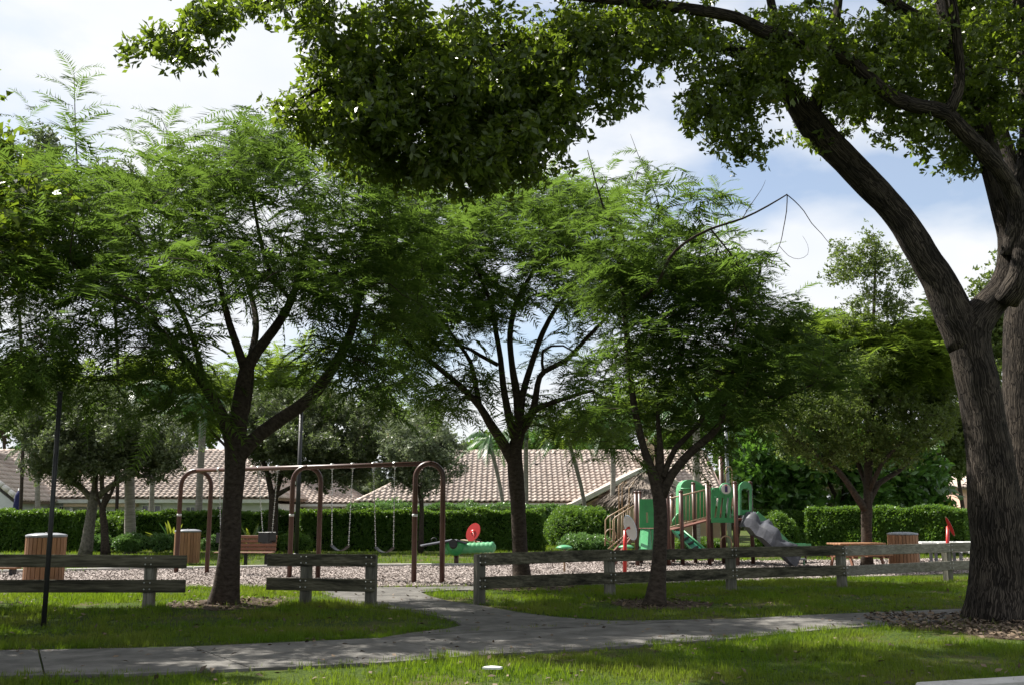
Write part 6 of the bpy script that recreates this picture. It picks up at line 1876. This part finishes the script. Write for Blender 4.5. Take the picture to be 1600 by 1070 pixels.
rootD, tD, dD = make_tree('broadleaf_tree', 'huge forked rough barked tree at the right whose leaves overhang the view', 'tree', baseD, [
    [(1556, 968, 15.6, 0.46), (1562, 900, 15.6, 0.414), (1558, 830, 15.6, 0.396), (1552, 760, 15.6, 0.368), (1542, 680, 15.6, 0.331), (1530, 610, 15.6, 0.304), (1520, 560, 15.6, 0.313), (1514, 520, 15.6, 0.331), (1535, 488, 15.6, 0.248), (1560, 462, 15.6, 0.23), (1578, 430, 15.6, 0.23), (1580, 370, 15.6, 0.202), (1565, 310, 15.6, 0.202), (1545, 240, 15.6, 0.184), (1520, 170, 15.6, 0.175), (1500, 100, 15.7, 0.166), (1480, 20, 15.8, 0.156), (1460, -60, 15.9, 0.129), (1430, -200, 16, 0.092)],
    [(1512, 540, 15.6, .30), (1490, 490, 15.6, .29), (1468, 440, 15.6, .26), (1440, 395, 15.55, .235), (1405, 340, 15.5, .225), (1360, 290, 15.4, .22), (1310, 240, 15.3, .23), (1270, 195, 15.2, .24), (1250, 170, 15.1, .19), (1225, 135, 15, .14), (1190, 100, 14.8, .12), (1130, 75, 14.4, .1), (1050, 62, 13.8, .085), (940, 58, 13.2, .075), (820, 68, 12.7, .065), (700, 85, 12.4, .055), (600, 110, 12.2, .045), (520, 130, 12, .03), (470, 155, 11.8, .02)],
    [(1580, 400, 15.4, .17), (1590, 330, 15.2, .15), (1572, 282, 15, .14), (1535, 235, 14.7, .13), (1500, 200, 14.5, .125), (1475, 175, 14.4, .125), (1440, 168, 14.3, .11), (1400, 155, 14.2, .11), (1360, 125, 14.1, .105), (1330, 98, 14, .1), (1280, 75, 13.8, .1), (1230, 60, 13.6, .1), (1190, 48, 13.5, .095), (1150, 28, 13.3, .085), (1080, 15, 13, .075), (950, 0, 12.5, .065), (800, -15, 12, .055), (650, -20, 11.6, .045), (500, -10, 11.4, .035), (380, 10, 11.2, .022), (300, 40, 11, .014), (240, 65, 11, .008)],
    [(1478, 180, 14.4, .10), (1495, 150, 14.3, .085), (1500, 110, 14.2, .075), (1495, 60, 14, .07), (1488, 0, 13.8, .06), (1470, -80, 13.4, .05)],
    [(1268, 200, 15.2, .13), (1275, 160, 15.2, .11), (1290, 120, 15.4, .1), (1300, 70, 15.6, .09), (1310, 0, 16, .07)],
    [(1260, 195, 15.1, .13), (1235, 150, 15.4, .11), (1215, 90, 15.8, .1), (1210, 30, 16, .08), (1190, -60, 16.2, .06)],
    [(1500, 100, 15.7, .12), (1460, 50, 15.2, .11), (1420, 20, 14.8, .1), (1370, -10, 14.4, .085), (1300, -60, 14, .06)],
    [(1600, 300, 15.8, .2), (1612, 200, 16, .17), (1600, 80, 16.2, .14), (1590, -50, 16.4, .12)],
    [(1572, 470, 15.4, .19), (1590, 440, 15.2, .18), (1598, 405, 15.2, .17), (1605, 340, 15.3, .16), (1612, 250, 15.4, .14)],
    ],
    [(235, 65, 11, 38, 22, .5, 1.3), (280, 80, 11, 32, 22, .5, 1.2), (320, 35, 11, 45, 30, .6, 1.3), (320, 90, 11, 16, 14, .3, .8), (420, 10, 11.4, 60, 24, .8, 1.2), (500, 40, 11.8, 60, 42, 1), (520, 110, 12, 70, 55, 1.1), (500, 190, 12.2, 60, 45, .9), (455, 170, 12, 38, 22, .6, .8), (590, 170, 12.2, 80, 70, 1.2),
     (620, 60, 12.2, 90, 70, 1.2), (720, 100, 12.4, 100, 90, 1.4), (700, 230, 12.6, 80, 45, 1), (810, 90, 12.6, 100, 85, 1.4), (830, 225, 12.6, 65, 60, 1), (760, 265, 12.6, 80, 45, 1, 1.2), (640, 270, 12.6, 60, 40, .9, 1.1), (560, 235, 12.4, 60, 45, .9, 1.1), (900, 120, 13, 90, 70, 1.3), (950, 40, 13, 90, 50, 1.3), (960, 150, 13.2, 50, 32, .8),
     (1060, 60, 13.6, 80, 55, 1.3), (1110, 150, 13.8, 60, 60, 1), (1150, 220, 14, 45, 45, .8), (1180, 130, 14, 50, 60, 1), (1250, 60, 14.5, 100, 60, 1.6), (1330, 140, 15, 80, 60, 1.6), (1400, 60, 15, 100, 60, 1.8), (1410, 180, 15.4, 80, 48, 1.5),
     (1490, 130, 15.5, 70, 60, 1.6), (1470, 240, 15.6, 55, 32, 1.1), (1560, 60, 15.5, 70, 60, 1.8), (1560, 180, 16, 60, 60, 1.6), (1290, 215, 15.6, 50, 25, .9), (1330, 255, 15.6, 24, 18, .5, .5), (1510, 265, 15.4, 22, 16, .4, .5), (1650, 100, 15.5, 80, 100, 2),
     (1340, -90, 14.5, 180, 70, 2), (1050, -80, 13, 160, 60, 1.8), (750, -90, 12, 170, 60, 1.6), (480, -70, 11.4, 130, 45, 1.2), (1550, -120, 15, 150, 80, 2.2), (1250, -260, 14, 260, 90, 2), (850, -220, 12.5, 220, 70, 1.5), (1720, -60, 14, 100, 120, 2),  # unseen crown above the frame, put in for its shade
     (620, -120, 16.5, 230, 42, 1.8, 3.0), (250, -120, 16.5, 200, 38, 1.6, 3.0), (1000, -140, 16, 220, 60, 2, 1.6),  # more unseen crown, added to shade the near grass strip
     (620, 150, 12.6, 110, 90, 1.2, 1.6), (740, 200, 12.8, 110, 90, 1.2, 1.6), (860, 120, 13, 100, 110, 1.2, 1.6), (980, 60, 13.5, 110, 60, 1.4, 1.4), (1120, 180, 14, 60, 70, 1, 1.0), (1200, 90, 14.6, 90, 80, 1.4, .8), (1380, 110, 15.8, 110, 90, 1.4, .9), (1500, 170, 16, 80, 80, 1.4, .9), (700, 275, 12.7, 110, 32, 1, 1.2)],
    3450, M['bark'], None, twig_r=.006, sides=26, flare=.26, lump=.10, step=.16, seed=75)
foliage(rootD, tD, dD, ROS, 9, .235, M['broad'], spread=.34, up=.1, seed=9, name='crown', named=260, piece='leaf_spray', flat=1.0)
# knot on the fork
mb = MB(); kn = P(1572, 462, 15.33)
for k in range(3):
    mb.lathe(kn + Vector((random.uniform(-.05, .05), 0, random.uniform(-.04, .04))), [(.01, .02), (.05, .0), (.075, .05), (.12, .06), (.15, .02), (.17, -.1)], 14, axis=(-.15, -1, .05), sy=.8)
    break
mb.build('knot', M['bark'], rootD)
# second big trunk behind it at the frame edge
baseF = G(1606, 962)
baseF = Vector((X(1612, 17.6), 17.6, 0))
rootF, tF, dF = make_tree('broadleaf_tree', 'second dark rough trunk cut by the right edge, just behind the huge forked one', 'tree', baseF, [
    [(1612, 960, 17.6, .52), (1612, 850, 17.6, .44), (1606, 700, 17.6, .40), (1602, 560, 17.6, .37), (1606, 430, 17.6, .34), (1612, 300, 17.6, .3), (1620, 150, 17.8, .25), (1630, -50, 18, .18)],
    [(1610, 320, 17.6, .16), (1570, 220, 17.8, .12), (1530, 100, 18, .09), (1500, -20, 18, .06)],
    [(1615, 200, 17.7, .16), (1680, 80, 18, .12), (1740, -50, 18, .07)]],
    [(1560, 40, 18, 90, 70, 2), (1640, -60, 18, 120, 80, 2.4), (1740, 20, 18, 80, 90, 2), (1480, -30, 18, 80, 70, 2), (1590, 170, 18.2, 50, 40, 1.4), (1720, 200, 18, 60, 60, 1.6)],
    330, M['bark'], None, twig_r=.008, sides=22, flare=.4, lump=.1, step=.2, seed=76)
foliage(rootF, tF, dF, ROS, 10, .29, M['broad'], spread=.4, up=.1, seed=10, flat=1.0)
